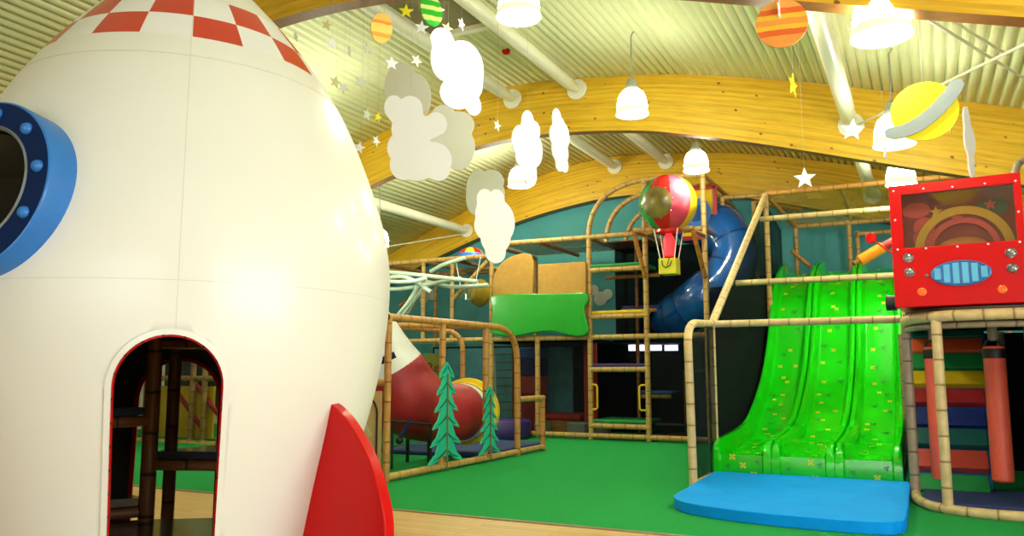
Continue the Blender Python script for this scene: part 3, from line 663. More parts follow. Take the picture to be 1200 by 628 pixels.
# round window set into the front: tan disc ring with clear dome
wa = math.radians(-74.3-25); wd = Vector((math.cos(wa), math.sin(wa), -.12)).normalized(); q = Vector((0, 0, 1)).rotation_difference(wd).to_matrix().to_4x4()
WM = Matrix.Translation(bc) @ q; ra = .30
MB().lathe([(BRr*math.sin(a)*1.012, BRr*math.cos(a)*1.012) for a in (.56, .5, .4, .25, .1, .001)], 36, WM).obj('round_window', mat('amber_dome', (122, 108, 54), .25, 0, .45, 4, coat=.15), e)
for i in range(8):
    a = 2*PI*i/8; MB().sphere(WM @ Vector((BRr*math.sin(.6)*math.cos(a), BRr*math.sin(.6)*math.sin(a), BRr*math.cos(.6))), .014, 8, 6).obj('stud', 'steel', e)
MB().lathe([(.16, -.66), (.27, -.62), (.26, -.56), (.16, -.56)], 32, Matrix.Translation(bc)).obj('collar', 'redb', e)
lz = 4.36
MB().lathe([(.11, -.44), (.12, -.12), (.09, -.05), (.06, .02), (.02, .06), (.0001, .07)], 24, Matrix.Translation((bc.x, bc.y, lz-.02))).obj('beacon', 'redglow', e)
MB().box(bc.x-.18, bc.x+.18, bc.y-.18, bc.y+.18, 3.50, 3.83, ).obj('basket', stripes_mat('basket_weave', (242, 236, 60), (222, 206, 40), 9, 2), e, bevel=.01)
for sx in (-1, 1):
    for sy in (-1, 1): pole('rope', [(bc.x+sx*.25, bc.y+sy*.22, 4.44), (bc.x+sx*.15, bc.y+sy*.15, 3.82)], .012, 'white', e, 8)
ay = bc.y-.2
pole('anchor', [(bc.x-.1+.08*0, ay, 3.78), (bc.x-.09, ay, 3.68), (bc.x-.02, ay, 3.62), (bc.x+.06, ay, 3.66), (bc.x+.1, ay, 3.76)], .011, 'black', e, 8)
pole('anchor_shank', [(bc.x-.01, ay, 3.62), (bc.x+.08, ay, 3.9)], .009, 'black', e, 8)
# panel with tunnel mouth
e = empty('tunnel_panel', (-4.5, 18.3, 4.5), 'red framed yellow panel with round blue tunnel mouth behind the balloon', 'panel')
x0, x1 = PY(800, 250, 18.3).x, PY(840, 250, 18.3).x
MB().box(x0, x1, 18.28, 18.32, 4.55, 5.72).obj('board', 'yel2', e)
for a in ((x0, x1, 5.66, 5.76), (x0, x1, 4.5, 4.6), (x1-.06, x1+.02, 4.5, 5.76)): MB().box(a[0], a[1], 18.24, 18.3, a[2], a[3]).obj('frame', 'redf', e)
cx = PY(823, 255, 18.2)
MB().lathe([(.2, 0), (.33, 0), (.35, .05), (.2, .05), (.2, 0)], 36, Matrix.Translation((cx.x-.15, 18.27, 5.12)) @ Matrix.Rotation(PI/2, 4, 'X')).obj('tunnel_ring', 'bluef', e)
MB().lathe([(.0001, .01), (.21, .01)], 36, Matrix.Translation((cx.x-.15, 18.27, 5.12)) @ Matrix.Rotation(PI/2, 4, 'X')).obj('tunnel_mouth', 'tube', e)
# blue tube slide
P = smoothpts([(-4.9, 19.2, 5.1), (-4.2, 18.9, 4.95), PY(850, 274, 18.6), PY(861, 300, 18.4), PY(846, 330, 18.2), PY(822, 350, 18.0), PY(808, 362, 18.3), (-5.15, 18.75, 2.78), (-5.4, 19.3, 2.7)], 8)
e = empty('spiral_tube_slide', (-4.6, 18.6, 2.2), 'glossy dark blue spiral tube slide between balloon and green slides', 'slide')
MB().tube(P, .53, 32).obj('tube', 'tube', e)
for i in range(4, len(P)-1, 8):
    T = (Vector(P[i+1])-Vector(P[i-1])).normalized(); q = Vector((0, 0, 1)).rotation_difference(T).to_matrix().to_4x4()
    MB().lathe([(.52, -.02), (.54, -.015), (.54, .015), (.52, .02)], 32, Matrix.Translation(Vector(P[i])) @ q).obj('joint_flange', 'tubelt', e)
# green sign board (left without its figures) and quilted panels
def blob(pts, n=6): 
    q = smoothpts(pts+[pts[0]], n)[:-1]; return [(a[0], a[1]) for a in q]
sx0 = PY(573, 340, 16.95)
zp = [PY(u, v, 16.95) for u, v in [(573, 347), (585, 345), (610, 344), (640, 344), (668, 343), (685, 343), (689, 352), (684, 362), (687, 376), (689, 388), (680, 394), (662, 392), (645, 388), (625, 390), (600, 394), (580, 392), (573, 386), (576, 368)]]
out = blob([(p.x, p.z) for p in zp])
e = tag(MB().prism(out, .09, Matrix.Translation((0, 16.985, 0))).obj('sign_board', 'signg', bevel=.03), 'blank wavy edged bright green board on the frame front', 'sign')
e = tag(MB().prism(blob([(-9.15, 2.5), (-9.15, 3.6), (-9.0, 4.0), (-8.6, 4.25), (-8.1, 4.2), (-8.08, 3.4), (-8.08, 2.5)], 5), .07, Matrix.Translation((0, 17.075, 0))).obj('quilted_pad', 'gold', bevel=.02), 'tan quilted pad with rounded top behind the green board, left', 'pad')
e = tag(MB().box(-7.95, -6.75, 17.075, 17.145, 2.5, 4.0).obj('quilted_pad', 'gold', bevel=.02), 'tan quilted square pad behind the green board, right', 'pad')
# umbrella dome on top left
p = PY(552, 299, 17.6)
mb = MB(); mb.lathe([(.36, 0), (.33, .1), (.25, .19), (.13, .25), (.0001, .27)], 24, Matrix.Translation((p.x, 17.6, 4.36)), lambda i, k: (2 if i == 0 else (k//3) % 2))
tag(mb.obj('dome_roof', ['yel2', 'redb', 'bluef']), 'small yellow red and blue dome above the left frame rail', 'dome')
# clear hanging tub with yellow float
e = empty('hanging_tub', PY(548, 345, 16.9), 'clear plastic tub hanging in the frame before a yellow float', 'basket')
p = PY(548, 350, 16.9)
MB().lathe([(.16, 0), (.2, .05), (.24, .33)], 24, Matrix.Translation((p.x, p.y, p.z-.02)), caps=False).obj('tub', 'clear', e)
for s in (-1, 1): pole('cord', [(p.x+s*.2, p.y, p.z+.3), (p.x+s*.35, p.y, 4.25)], .01, 'white', e, 6)
p = PY(562, 343, 17.9); tag(MB().sphere((p.x, p.y, p.z), .32, 24, 14, (1, .4, 1.1)).obj('float', 'yel2'), 'yellow round float hanging behind the clear tub', 'float')
# pale curved hoses
e = empty('pale_hoses', PY(470, 335, 16.5), 'bundle of pale green white padded hoses under the left roof frame', 'hoses')
for (a, b2, c, dd) in (((448, 318), (490, 322), (560, 330), 16.3), ((448, 330), (480, 330), (500, 326), 16.0), ((448, 338), (475, 338), (540, 326), 16.6), ((465, 371), (480, 352), (492, 330), 16.4), ((470, 372), (488, 348), (500, 332), 16.6), ((500, 330), (530, 336), (572, 334), 16.8), ((505, 318), (520, 310), (545, 302), 16.9), ((448, 326), (476, 325), (505, 342), 16.2)):
    pole('hose', smoothpts([PY(*a, dd), PY(*b2, dd-.1), PY(*c, dd)], 6), .05, 'tubepale', e, 10)
# far wall paintings
def mural(name, m, lobes, y, label, cat, group=None):
    mb = MB()
    for i, (u, v, r) in enumerate(lobes):
        p = PY(u, v, y); R = r*y/950*1.12; mb.cyl((p.x, y-.002*i, p.z), (0, -1, 0), R, .012, 24)
    return tag(mb.obj(name, m), label, cat, group)
mural('painted_cloud', 'cloudw', [(500, 337, 6), (507, 345, 7), (497, 348, 8)], YB-.02, 'small white cloud painted on the end wall above the fence', 'cloud painting')
mural('painted_cloud', 'cloudw', [(536, 418, 7), (547, 421, 8), (556, 416, 7)], YB-.14-.5, 'white cloud painted on the netted backdrop beside the tube slide', 'cloud painting')
mural('painted_cloud', 'cloudw', [(696, 340, 6), (704, 350, 8), (712, 345, 6)], YB-.02, 'white cloud painted on the end wall behind the ladder bay', 'cloud painting')
mural('painted_bush', 'bush', [(755, 388, 12), (765, 385, 12), (775, 392, 10)], XB-.3, 'dark green bush painted behind the ladder bay', 'bush painting')
# blue netted backdrop with the painted sign
MB_ = MB().box(-12.3, -8.1, 19.5, 19.55, .02, 2.15); tag(MB_.obj('mural_panel', mat('mural_blue', (96, 170, 196), .8, 0, .15, 4)), 'blue painted backdrop panel behind the tube slide', 'panel')
p = PY(508, 429, 19.4)
e = empty('painted_sign', (p.x, 19.4, p.z-.3), 'yellow sign with red letters Re beside the pine cutout', 'sign')
MB().box(p.x-.3, p.x+.3, 19.38, 19.42, p.z-.35, p.z+.35).obj('board', mat('sign_yellow', (178, 172, 70), .7), e)
tx = bpy.data.curves.new('lettering', 'FONT'); tx.body = 'Re'; tx.size = .38; tx.extrude = .005
to = bpy.data.objects.new('lettering', tx); col.objects.link(to); bpy.context.view_layer.update()
lme = bpy.data.meshes.new_from_object(to.evaluated_get(bpy.context.evaluated_depsgraph_get())); bpy.data.objects.remove(to)
to = bpy.data.objects.new('lettering', lme); col.objects.link(to); lme.materials.clear(); lme.materials.append(MT['redf']); to.parent = e
to.matrix_parent_inverse = root_matrix(e).inverted(); to.location = (p.x-.2, 19.37, p.z-.16); to.rotation_euler = (PI/2, 0, 0)
# strip lights seen beneath the deck
for i, (u0, u1) in enumerate(((737, 744), (748, 755), (760, 775), (779, 794))):
    a, b2 = PY(u0, 411, 19.3), PY(u1, 404, 19.3)
    e = empty('strip_light', (a.x, 19.3, a.z), 'bright white strip light under the deck, %s in the row' % ['leftmost', 'second from left', 'third from left', 'rightmost'][i], 'light', group='strip lights under the deck')
    MB().box(a.x, b2.x, 19.28, 19.34, a.z, b2.z).obj('diffuser', 'strip', e); MB().box(a.x-.03, b2.x+.03, 19.3, 19.38, b2.z, b2.z+.04).obj('casing', 'grey', e)
# soft play items in the lower storey
tag(MB().lathe([(0.0001, 0), (.72, 0), (.76, .04), (.76, .38), (.72, .42), (.0001, .42)], 40, Matrix.Translation((-8.75, 16.6, .012))).obj('pouffe', 'purple', smooth=50), 'dark purple round vinyl pouffe at the foot of the frame', 'pouffe')
e = empty('foam_step', (-7.9, 18.4, 0), 'red topped foam step between posts under the green board', 'step')
MB().box(-8.5, -7.3, 18.0, 19.2, .38, .5).obj('top_pad', 'redv', e, bevel=.02); MB().box(-8.5, -7.3, 18.04, 19.2, .02, .36).obj('base', 'padbr', e)
for i, (x, y, r) in enumerate(((-8.15, 17.75, .2), (-7.15, 17.6, .3), (-6.85, 18.1, .26))):
    tag(MB().lathe([(r, 0), (r, .32), (r-.03, .34), (.0001, .34)], 28, Matrix.Translation((x, y, .012))).obj('foam_drum', 'greyv'), 'low grey foam drum behind the bottom rail, %s of the three' % ['leftmost', 'middle', 'rightmost'][i], 'drum', 'grey foam drums')
tag(MB().lathe([(.0001, 0), (.16, 0), (.16, 1.9), (.0001, 1.92)], 20, Matrix.Translation((-6.98, 17.9, .3))).obj('padded_roller', 'redv'), 'tall dark red padded roller left of the ladder bay', 'roller')
e = empty('net_ladder', (-9.1, 18.6, 0), 'net ladder with white side ropes left of the frame post', 'ladder')
for x in (-9.75, -9.05): pole('side_rope', smoothpts([(x, 18.3, 2.1), (x-.02, 18.4, 1.2), (x-.1, 18.6, .1)], 5), .025, 'white', e, 8)
for i in range(9): pole('rung', [(-9.75, 18.35+i*.02, 1.95-i*.2), (-9.05, 18.35+i*.02, 1.95-i*.2)], .014, 'paddk', e, 8)
for i, (z0, z1, m_) in enumerate(((.5, .95, 'redf'), (.95, 1.4, 'salm'), (1.4, 1.85, 'purple'), (1.85, 2.12, 'bluef'))):
    tag(MB().box(-9.5, -8.7, 18.9, 19.3, z0 if i else .02, z1).obj('foam_block', m_, bevel=.03), ['red foam block lowest of the stack', 'salmon foam block second in the stack', 'purple foam block third in the stack', 'blue foam block topmost of the stack'][i]+' behind the net ladder', 'block', 'foam blocks behind the net ladder')

# upper right back frame over slides
top = empty('slide_tower', (-1.5, 19, 0), 'tan pole tower with net canopy at the top of the green slides', 'climbing frame')
for x, y, z0, z1 in ((-3.95, 18.6, 4.3, 5.5), (-2.75, 17.15, .01, 5.2), (-2.5, 19.6, .01, 5.2), (-1.35, 19.6, 3.2, 4.9), (-1.2, 19.9, 3.2, 4.7), (-.33, 17.15, .01, 5.2), (-3.3, 18.9, .01, 5.4), (-3.6, 17.6, .01, 3.6), (1.6, 19.6, .01, 4.8)):
    pole('post', [(x, y, z0), (x, y, z1)], .055, 'pad', top)
pole('rail', [(-3.95, 18.6, 5.5), (-2.9, 18.6, 5.46)], .05, 'pad', top)
pole('rail', [(-3.95, 18.6, 5.5), (-3.95, 19.9, 5.5)], .05, 'padbr', top); pole('rail', [(-3.3, 18.9, 5.4), (-2.4, 19.8, 5.3)], .05, 'padbr', top)
pole('rail', [(-2.78, 17.15, 5.18), (1.6, 17.15, 5.18)], .055, 'padbr', top)
pole('rail', [(-2.5, 19.6, 4.86), (1.6, 19.6, 4.86)], .055, 'pad', top); pole('rail', [(-1.2, 19.8, 4.62), (1.6, 19.8, 4.62)], .05, 'pad', top)
pole('rail', [(-2.75, 17.15, 5.18), (-2.5, 19.6, 4.86)], .05, 'padbr', top)
pole('brace', [(-2.6, 19.5, 4.3), (-2.2, 19.6, 3.9)], .05, 'padbr', top)
m = MB(); xs = (-2.7, 1.6); arcp = bend((0, 17.2, 5.16), (0, 19.3, 5.2), (0, 19.6, 4.86), 8)
for p in arcp: m.v += [Vector((xs[0], p.y, p.z)), Vector((xs[1], p.y, p.z))]
for i in range(len(arcp)-1): m.face((2*i, 2*i+1, 2*i+3, 2*i+2))
m.obj('canopy_net', 'nett', top)
for x in (-1.3, .4): pole('canopy_rib', [(x, p.y, p.z) for p in arcp], .03, 'pad', top, 8)
MB().box(-2.7, 1.6, 18.9, 20.2, 3.35, 3.5).obj('deck', 'paddk', top)
# dark side net along the slides
m = MB(); out = [(11.9, .05), (19.6, .05), (19.6, 4.8), (17.15, 5.12), (11.9, 2.2)]
m.v = [Vector((-2.82, y, z)) for y, z in out]; m.face(range(5)); m.obj('side_net', 'netb', top, fix=False)
m = MB(); m.v = [Vector((-2.72, y, z)) for y, z in [(10.5, .05), (11.9, .05), (11.9, 2.2), (10.5, 2.0)]]; m.face(range(4)); m.obj('side_net', 'netb', top, fix=False)
MB().box(-4.0, -2.9, 19.9, 19.95, .02, 3.8).obj('back_net', 'netb', top)
MB().box(-4.0, -2.95, 17.3, 17.31, .02, 3.3).obj('back_net', 'netb', top)
# ================================================================ SLIDE FRAME
sf = empty('climbing_frame', (-2.7, 10.5, 0), 'light tan bent pole frame rising beside and across the green slides', 'climbing frame')
pole('bent_post', [(-2.70, 10.45, .01), (-2.72, 10.45, 1.75)]+[tuple(p) for p in bend((-2.72, 10.45, 1.8), (-2.75, 10.5, 2.14), (-2.75, 11.0, 2.16))]+[(-2.75, 11.95, 2.2)], .055, 'padlt', sf, 12)
pole('post', [(-2.75, 11.95, .5), (-2.75, 11.95, 2.2)], .045, 'padlt', sf, 12)
pole('sloped_pole', [(-2.75, 11.95, 2.2), (-2.75, 17.15, 5.16)], .06, 'padlt', sf, 12)
def sl(y): return 2.2+(y-11.95)*(5.16-2.2)/(17.15-11.95)
pole('cross_rail', [(-2.75, 11.98, 2.2), (-.25, 11.98, 2.2)], .05, 'padlt', sf, 12)
pole('cross_rail', [(-2.75, 13.77, 2.98), (1.2, 13.77, 2.98)], .05, 'padlt', sf, 12)
pole('cross_rail', [(-2.75, 16.31, 4.5), (1.6, 16.31, 4.5)], .055, 'padlt', sf, 12)
pole('floor_rail', [(-2.70, 10.45, .07), (-2.75, 11.6, .07)], .05, 'padlt', sf, 12)
# ================================================================ GREEN SLIDES
SP = smoothpts([(11.72, .50), (11.95, .56), (12.6, .58), (13.3, .62), (13.95, .70), (14.55, .88), (15.2, 1.16), (15.85, 1.52), (16.35, 1.93), (16.8, 2.42), (17.1, 2.85), (17.4, 3.2), (17.8, 3.5), (18.3, 3.72), (18.9, 3.92), (19.3, 3.95)], 4)
slide = empty('wave_slide', (-1.54, 11.7, 0), 'bright green three lane glossy slide with yellow flower prints', 'slide')
Y0, X0, LW = 11.66, -2.75, .81
def lane(x0, x1, first=False, last=False):
    n = 15; cs = []
    for i in range(n+1):
        t = i/n; x = x0+(x1-x0)*t; e_ = min(t, 1-t)
        lip = .22
        if e_ < .035: z = 0-.1*(1-e_/.035)
        elif e_ < .10: z = .0
        elif e_ < .2: z = -lip*(1-math.cos(PI*(e_-.10)/.1))/2
        else: z = -lip
        cs.append((x, z))
    # finer cross-section
    cs = []
    for t in [0, 0, .012, .03, .055, .08, .1, .125, .15, .175, .2, .24, .5, .76, .8, .825, .85, .875, .9, .92, .945, .97, .988, 1, 1]:
        x = x0+(x1-x0)*t; e_ = min(t, 1-t)
        if e_ < .03: z = -.06*(1-(e_/.03))**2
        elif e_ <= .1: z = 0
        elif e_ < .2: z = -.24*(1-math.cos(PI*(e_-.1)/.1))/2
        else: z = -.24
        cs.append([x, z])
    cs[0][1] = cs[-1][1] = -.45
    m = MB(); w = len(cs)
    rows = []
    # front face rows from the floor up, lips standing a little proud
    for (zz, yy) in ((.0, Y0), (.15, Y0), (.28, Y0+.005), (.36, Y0+.015)):
        rows.append([(x, yy+(.05 if z < -.1 and 0 < i < w-1 else 0), zz) for i, (x, z) in enumerate(cs)])
    for j, (y, z0) in enumerate(SP):
        rows.append([(x, y+(.05 if (z < -.1 and j < 3 and 0 < i < w-1) else 0), (z0+z) if not (i in (0, w-1)) else z0-.5 if j > 3 else max(0.0, z0-.5)) for i, (x, z) in enumerate(cs)])
    for r in rows: m.v += [Vector(p) for p in r]
    for j in range(len(rows)-1):
        for i in range(w-1): m.face((j*w+i, j*w+i+1, (j+1)*w+i+1, (j+1)*w+i))
    return m
random.seed(9)
def zs(y): return float(np.interp(y, [p[0] for p in SP], [p[1] for p in SP]))
for L in range(3):
    x0 = X0+L*LW; ln = lane(x0+.003, x0+LW-.003)
    # flower and grass prints (thin raised decals on each lane)
    fm = tm = ln
    def fl_at(mb, cx, cy, c, ux, uz, s, petals):
        mb.cm = 1 if petals == 4 else 2
        c = Vector(c); ux = Vector(ux).normalized(); uz = Vector(uz).normalized()
        for p_ in range(petals):
            a = PI/4+2*PI*p_/petals; d = ux*math.cos(a)+uz*math.sin(a); t_ = ux*-math.sin(a)+uz*math.cos(a); b = len(mb.v)
            mb.v += [c, c+d*s*.6+t_*s*.34, c+d*s, c+d*s*.6-t_*s*.34]; mb.face((b, b+1, b+2, b+3))
    ys = np.linspace(12.4, 18.8, 21)
    for i, y in enumerate(ys):
        for kk in range(2):
            yy = y+random.uniform(-.1, .1); x = x0+LW*random.uniform(.28, .72); s_l = (zs(yy+.05)-zs(yy-.05))/.1
            tdir = Vector((0, 1, s_l)).normalized(); nrm = Vector((0, -tdir.z, tdir.y))
            c = Vector((x, yy, zs(yy)-.24))+nrm*.008
            if kk == 0 or random.random() < .1: fl_at(fm, x, yy, c, (1, 0, 0), tdir, .05, 4)
            else: fl_at(tm, x, yy, c, (1, 0, 0), tdir, .06, 3)
    for (dx, z) in ([(.28, .33), (.42, .22), (.56, .10)] if L == 0 else [(.5, .30), (.55, .09)] if L == 1 else [(.5, .14)]):
        fl_at(fm, 0, 0, (x0+dx*LW/.8, Y0+.044, z), (1, 0, 0), (0, 0, 1), .055, 4)
    for (dx, z) in ((.22, .2), (.35, .1), (.62, .27)): fl_at(tm, 0, 0, (x0+dx, Y0+.044, z), (1, 0, 0), (0, 0, 1), .04, 3)
    ln.obj('slide_lane', ['slide', 'flower', 'tuft'], slide, smooth=55, fix=False)
MB().box(X0, X0+3*LW, 11.95, 19.3, .0, .25).obj('plinth', 'tealf', slide)
m = MB(); out = [(12.1, .2), (13.9, .3), (15.8, 1.0), (17.1, 2.3), (18.9, 3.4), (19.3, 3.4), (19.3, .2)]
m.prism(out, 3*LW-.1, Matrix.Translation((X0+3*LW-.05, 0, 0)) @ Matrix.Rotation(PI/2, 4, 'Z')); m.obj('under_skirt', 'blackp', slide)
# blue landing mat
c = [(-2.70, 11.62), (-2.62, 9.8), (-2.60, 9.2), (-2.45, 8.85), (-2.15, 8.62), (-1.6, 8.45), (-.9, 8.38), (-.45, 8.42), (-.3, 8.55), (-.24, 8.85), (-.24, 11.3), (-.26, 11.62)]
m = MB(); n = len(c)
cc = smoothpts(c[1:-1], 4); cc = [c[0]]+cc+[c[-1]]; n = len(cc)
for z in (.012, .13): m.v += [Vector((x, y, z)) for x, y in cc]
m.face(list(range(n))[::-1]); m.face([n+i for i in range(n)])
for i in range(n): j = (i+1) % n; m.face((i, j, n+j, n+i))
tag(m.obj('landing_mat', 'matb', bevel=.03), 'bright blue padded landing mat in front of green slides', 'mat')

# ================================================================ TRUCK STAND with climb wall
st = empty('truck_stand', (.5, 10.6, 0), 'curved taupe and tan padded pole stand carrying the red truck', 'climbing frame')
base = [(-.18, 11.02), (-.16, 10.6), (-.05, 10.2), (.14, 9.96), (.43, 9.83), (.8, 9.79), (1.7, 9.79)]
bs = smoothpts(base, 5)
pole('base_rail', [(x, y, .06) for x, y in bs], .055, 'padlt', st, 12)
pole('rim_rail', [(x, y, 2.10) for x, y in bs], .06, 'padlt', st, 12)
pole('rim_rail', [(x+.02, y+.07, 2.0) for x, y in bs], .035, 'padgy', st, 12)
pole('post', [(-.18, 11.05, .01), (-.18, 11.05, 2.1)], .055, 'padgy', st, 12)
pole('post', [(.14, 9.97, .01), (.14, 9.97, 2.08)], .053, 'padlt', st, 12)
for x, y in ((1.15, 11.6), (1.35, 12.2), (1.05, 14.3), (1.65, 9.85), (-.3, 14.4)): pole('post', [(x, y, .01), (x, y, 2.1)], .055, 'padgy', st, 12)
pole('hanger', [(.73, 11.0, 1.86), (.73, 11.0, 2.12)], .055, 'padgy', st); pole('hanger', [(.1, 11.0, 1.86), (.1, 11.0, 2.12)], .04, 'padgy', st)
pole('cross_rail', [(-.2, 11.0, 2.16), (1.7, 11.0, 2.16)], .05, 'padgy', st)
m = MB(); fp = [(x, y) for x, y in bs]+[(1.7, 14.6), (-.25, 14.6)]; n = len(fp)
for z in (2.13, 2.19): m.v += [Vector((x, y, z)) for x, y in fp]
m.face(list(range(n))); m.face([n+i for i in range(n)][::-1])
for i in range(n): j = (i+1) % n; m.face((i, n+i, n+j, j))
m.obj('deck', 'paddk', st)
MB().box(1.45, 1.46, 9.9, 14.6, .02, 2.1).obj('side_net', 'netb', st); MB().box(-.28, 1.5, 14.6, 14.65, .02, 2.1).obj('back_panel', 'blackp', st)
# inclined climbing wall of foam blocks
cw = empty('foam_climbing_wall', (.25, 12, 0), 'sloping wall of coloured foam bars on blue board under the truck', 'climbing wall')
A = Vector((0, 11.75, .06)); B = Vector((0, 14.3, 2.12)); dv = B-A; nrm = Vector((0, -dv.z, dv.y)).normalized()
m = MB(); m.v = [Vector((x, (P_+nrm*t).y, (P_+nrm*t).z)) for t in (-.06, 0) for P_, x in ((A, -.24), (A, .66), (B, .84), (B, -.16))]
for q in ((0, 1, 2, 3), (4, 7, 6, 5), (0, 4, 5, 1), (1, 5, 6, 2), (2, 6, 7, 3), (3, 7, 4, 0)): m.face(q)
m.obj('backing_board', 'bluef', cw)
pxs = [(575, 555), (547, 526), (520, 501), (497, 478), (471, 455), (449, 434), (430, 413), (411, 396), (394, 379)]
names = ['grn', 'salm', 'tealf', 'nvf', 'redf', 'yel', 'grn', 'org', 'dgrn']
for (vb, vt), cm_ in zip(pxs, names):
    # where the sight line at that height meets the slope
    def hit(v):
        r = ray(1110, v); num = (A-Vector(CC)).dot(nrm)+.1; return Vector(CC)+Vector(r)*(num/Vector(r).dot(nrm))
    p0, p1 = hit(vb), hit(vt); t0 = (p0-A).dot(dv)/dv.length_squared
    xl, xr_ = -.22+.08*t0, .64+.18*t0
    m = MB(); back = nrm*-.1
    for P_ in (p0, p1):
        for x in (xl, xr_):
            for bb in (Vector((0, 0, 0)), back): q = P_+bb; m.v.append(Vector((x, q.y, q.z)))
    for q in ((0, 2, 6, 4), (1, 5, 7, 3), (0, 1, 3, 2), (4, 6, 7, 5), (0, 4, 5, 1), (2, 3, 7, 6)): m.face(q)
    m.obj('foam_bar', cm_, cw, bevel=.015)
tag(MB().box(-.1, 1.4, 10.45, 11.85, .012, .06).obj('floor_mat', 'matdk', bevel=.015), 'navy floor mat at foot of the foam climbing wall', 'mat')
# punch bags
def bag(x, label, r):
    e = empty('punch_bag', (x, 11.0, .26), label, 'punch bag', group='salmon punch bags')
    MB().lathe([(.0001, 0), (r*.85, 0), (r, .02), (r*1.0, 1.52), (r*.9, 1.54), (.0001, 1.54)], 28, Matrix.Translation((x, 11, .26))).obj('bag', 'bag', e)
    MB().lathe([(r*1.03, 1.40), (r*1.05, 1.41), (r*1.05, 1.5), (r*1.02, 1.51)], 28, Matrix.Translation((x, 11, .26))).obj('band', 'black', e)
    pole('strap', [(x-r*.9, 11, 1.76), (x-r*.6, 10.98, 1.86), (x, 10.97, 1.88), (x+r*.6, 10.98, 1.86), (x+r*.9, 11, 1.76)], .016, 'black', e, 8)
bag(.73, 'salmon cylindrical punch bag under the truck, nearer the right edge', .115); bag(.10, 'salmon punch bag half hidden behind the tan truck stand post', .1)

# ================================================================ RED TRUCK
ty = math.radians(-5.7); TP = Vector((-.25, 9.93, 2.21)); truck = empty('toy_truck', TP, 'big red boxy toy truck front with windscreen above foam wall', 'truck', ty)
TX = Vector((math.cos(ty), math.sin(ty), 0)); TN = Vector((math.sin(ty), -math.cos(ty), 0))
def tl(u, v, off=0):
    r = Vector(ray(u, v)); c0 = Vector(CC); t = ((TP+TN*off-c0).dot(TN))/r.dot(TN); p = c0+r*t-TP; return p.dot(TX), p.z
TWd = 1.36; TH = 1.37
x_l, z_b = tl(1051, 356); x_r, z_t = tl(1196, 203); x_r = TWd
wl, wt = tl(1053, 226); wr, wb = tl(1191, 283); wl2, wb2 = tl(1055, 289); wr2, wt2 = tl(1189, 217)
WX0, WX1, WZ0, WZ1 = wl+.02, (wr+wr2)/2, (wb+wb2)/2, (wt+wt2)/2
zt_ = TH
m = MB()
D = .9; b = .0
fx0, fx1 = 0.0, (wr+wr2)/2+.07
for a in ((fx0, WX0, 0, .06, 0, zt_), (WX1, fx1, 0, .06, 0, zt_), (WX0, WX1, 0, .06, WZ1, zt_), (WX0, WX1, 0, .06, 0, WZ0)): pass
# front plate with opening, as one face ring
ox = [(fx0, 0), (fx1, 0), (fx1, zt_), (fx0, zt_)]; ix = [(WX0, WZ0), (WX1, WZ0), (WX1, WZ1), (WX0, WZ1)]
for y in (0, .06):
    for x, z in ox+ix: m.v.append(Vector((x, y, z)))
for i in range(4):
    j = (i+1) % 4; m.face((i, j, 4+j, 4+i)); m.face((8+i, 8+4+i, 8+4+j, 8+j)); m.face((i, 8+i, 8+j, j)); m.face((4+i, 4+j, 12+j, 12+i))
local(m.obj('front_panel', 'red', truck, bevel=.008))
m = MB()
for a in ((fx0, fx0+.03, .06, D, 0, zt_), (fx1-.03, fx1, .06, D, 0, zt_), (fx0+.03, fx1-.03, .06, D, 0, .03), (fx0+.03, fx1-.03, .06, D, zt_-.03, zt_)): m.box(*a)
local(m.obj('cab_box', 'red', truck))
local(MB().box(WX0-.01, WX1+.01, .05, .055, WZ0-.01, WZ1+.01).obj('windscreen', 'tint', truck))
local(MB().box(fx0+.03, fx1-.03, .3, .33, .03, zt_-.03).obj('mural_board', 'redin', truck))
def disc(x, z, r, y, m_, name, arcs=None, t=.01, seg=32, sx=1):
    mb = MB(); mb.lathe([(r, 0), (r, t), (.0001, t)], seg, Matrix.Translation((x, y, z)) @ Matrix.Rotation(PI/2, 4, 'X') @ Matrix.Diagonal((sx, 1, 1, 1))); return local(mb.obj(name, m_, truck))
cx_ = (WX0+WX1)/2+.03
def arcpart(R0, R1_, y, m_, cz):
    mb = MB(); mb.lathe([(R0, 0), (R1_, 0), (R1_, .02), (R0, .02), (R0, 0)], 32, Matrix.Translation((cx_, y, cz)) @ Matrix.Rotation(PI/2, 4, 'X'), None, 0, PI); local(mb.obj('mural_arch', m_, truck))
arcpart(.40, .49, .29, 'muraly', WZ0-.03); arcpart(.30, .36, .29, 'muralp', WZ0-.03)
for (x, z, r) in ((cx_-.38, WZ0+.26, .11), (cx_-.4, WZ0+.14, .1)): disc(x, z, r, .3, 'muralp', 'mural_dot')
disc(cx_+.3, WZ0+.42, .1, .3, 'dgrn', 'mural_dot', sx=1.5)
disc(cx_-.45, WZ0+.46, .09, .3, 'muralp', 'mural_dot', sx=1.6)
local(MB().sphere((cx_, .2, WZ0-.02), .25, 28, 14, (1, .35, .5)).obj('seat_cushion', 'gold', truck))
def star_out(r, q=.42): return [(r*(1 if i % 2 == 0 else q)*math.sin(i*PI/5), r*(1 if i % 2 == 0 else q)*math.cos(i*PI/5)) for i in range(10)]
for (x, z, m_) in ((cx_-.25, WZ0+.42, 'muraly'), (cx_+.28, WZ0+.45, 'muralp'), (cx_-.05, WZ0+.33, 'muralp')): local(MB().prism([(a, c_) for a, c_ in star_out(.07)], .01, Matrix.Translation((x, .27, z))).obj('mural_star', m_, truck))
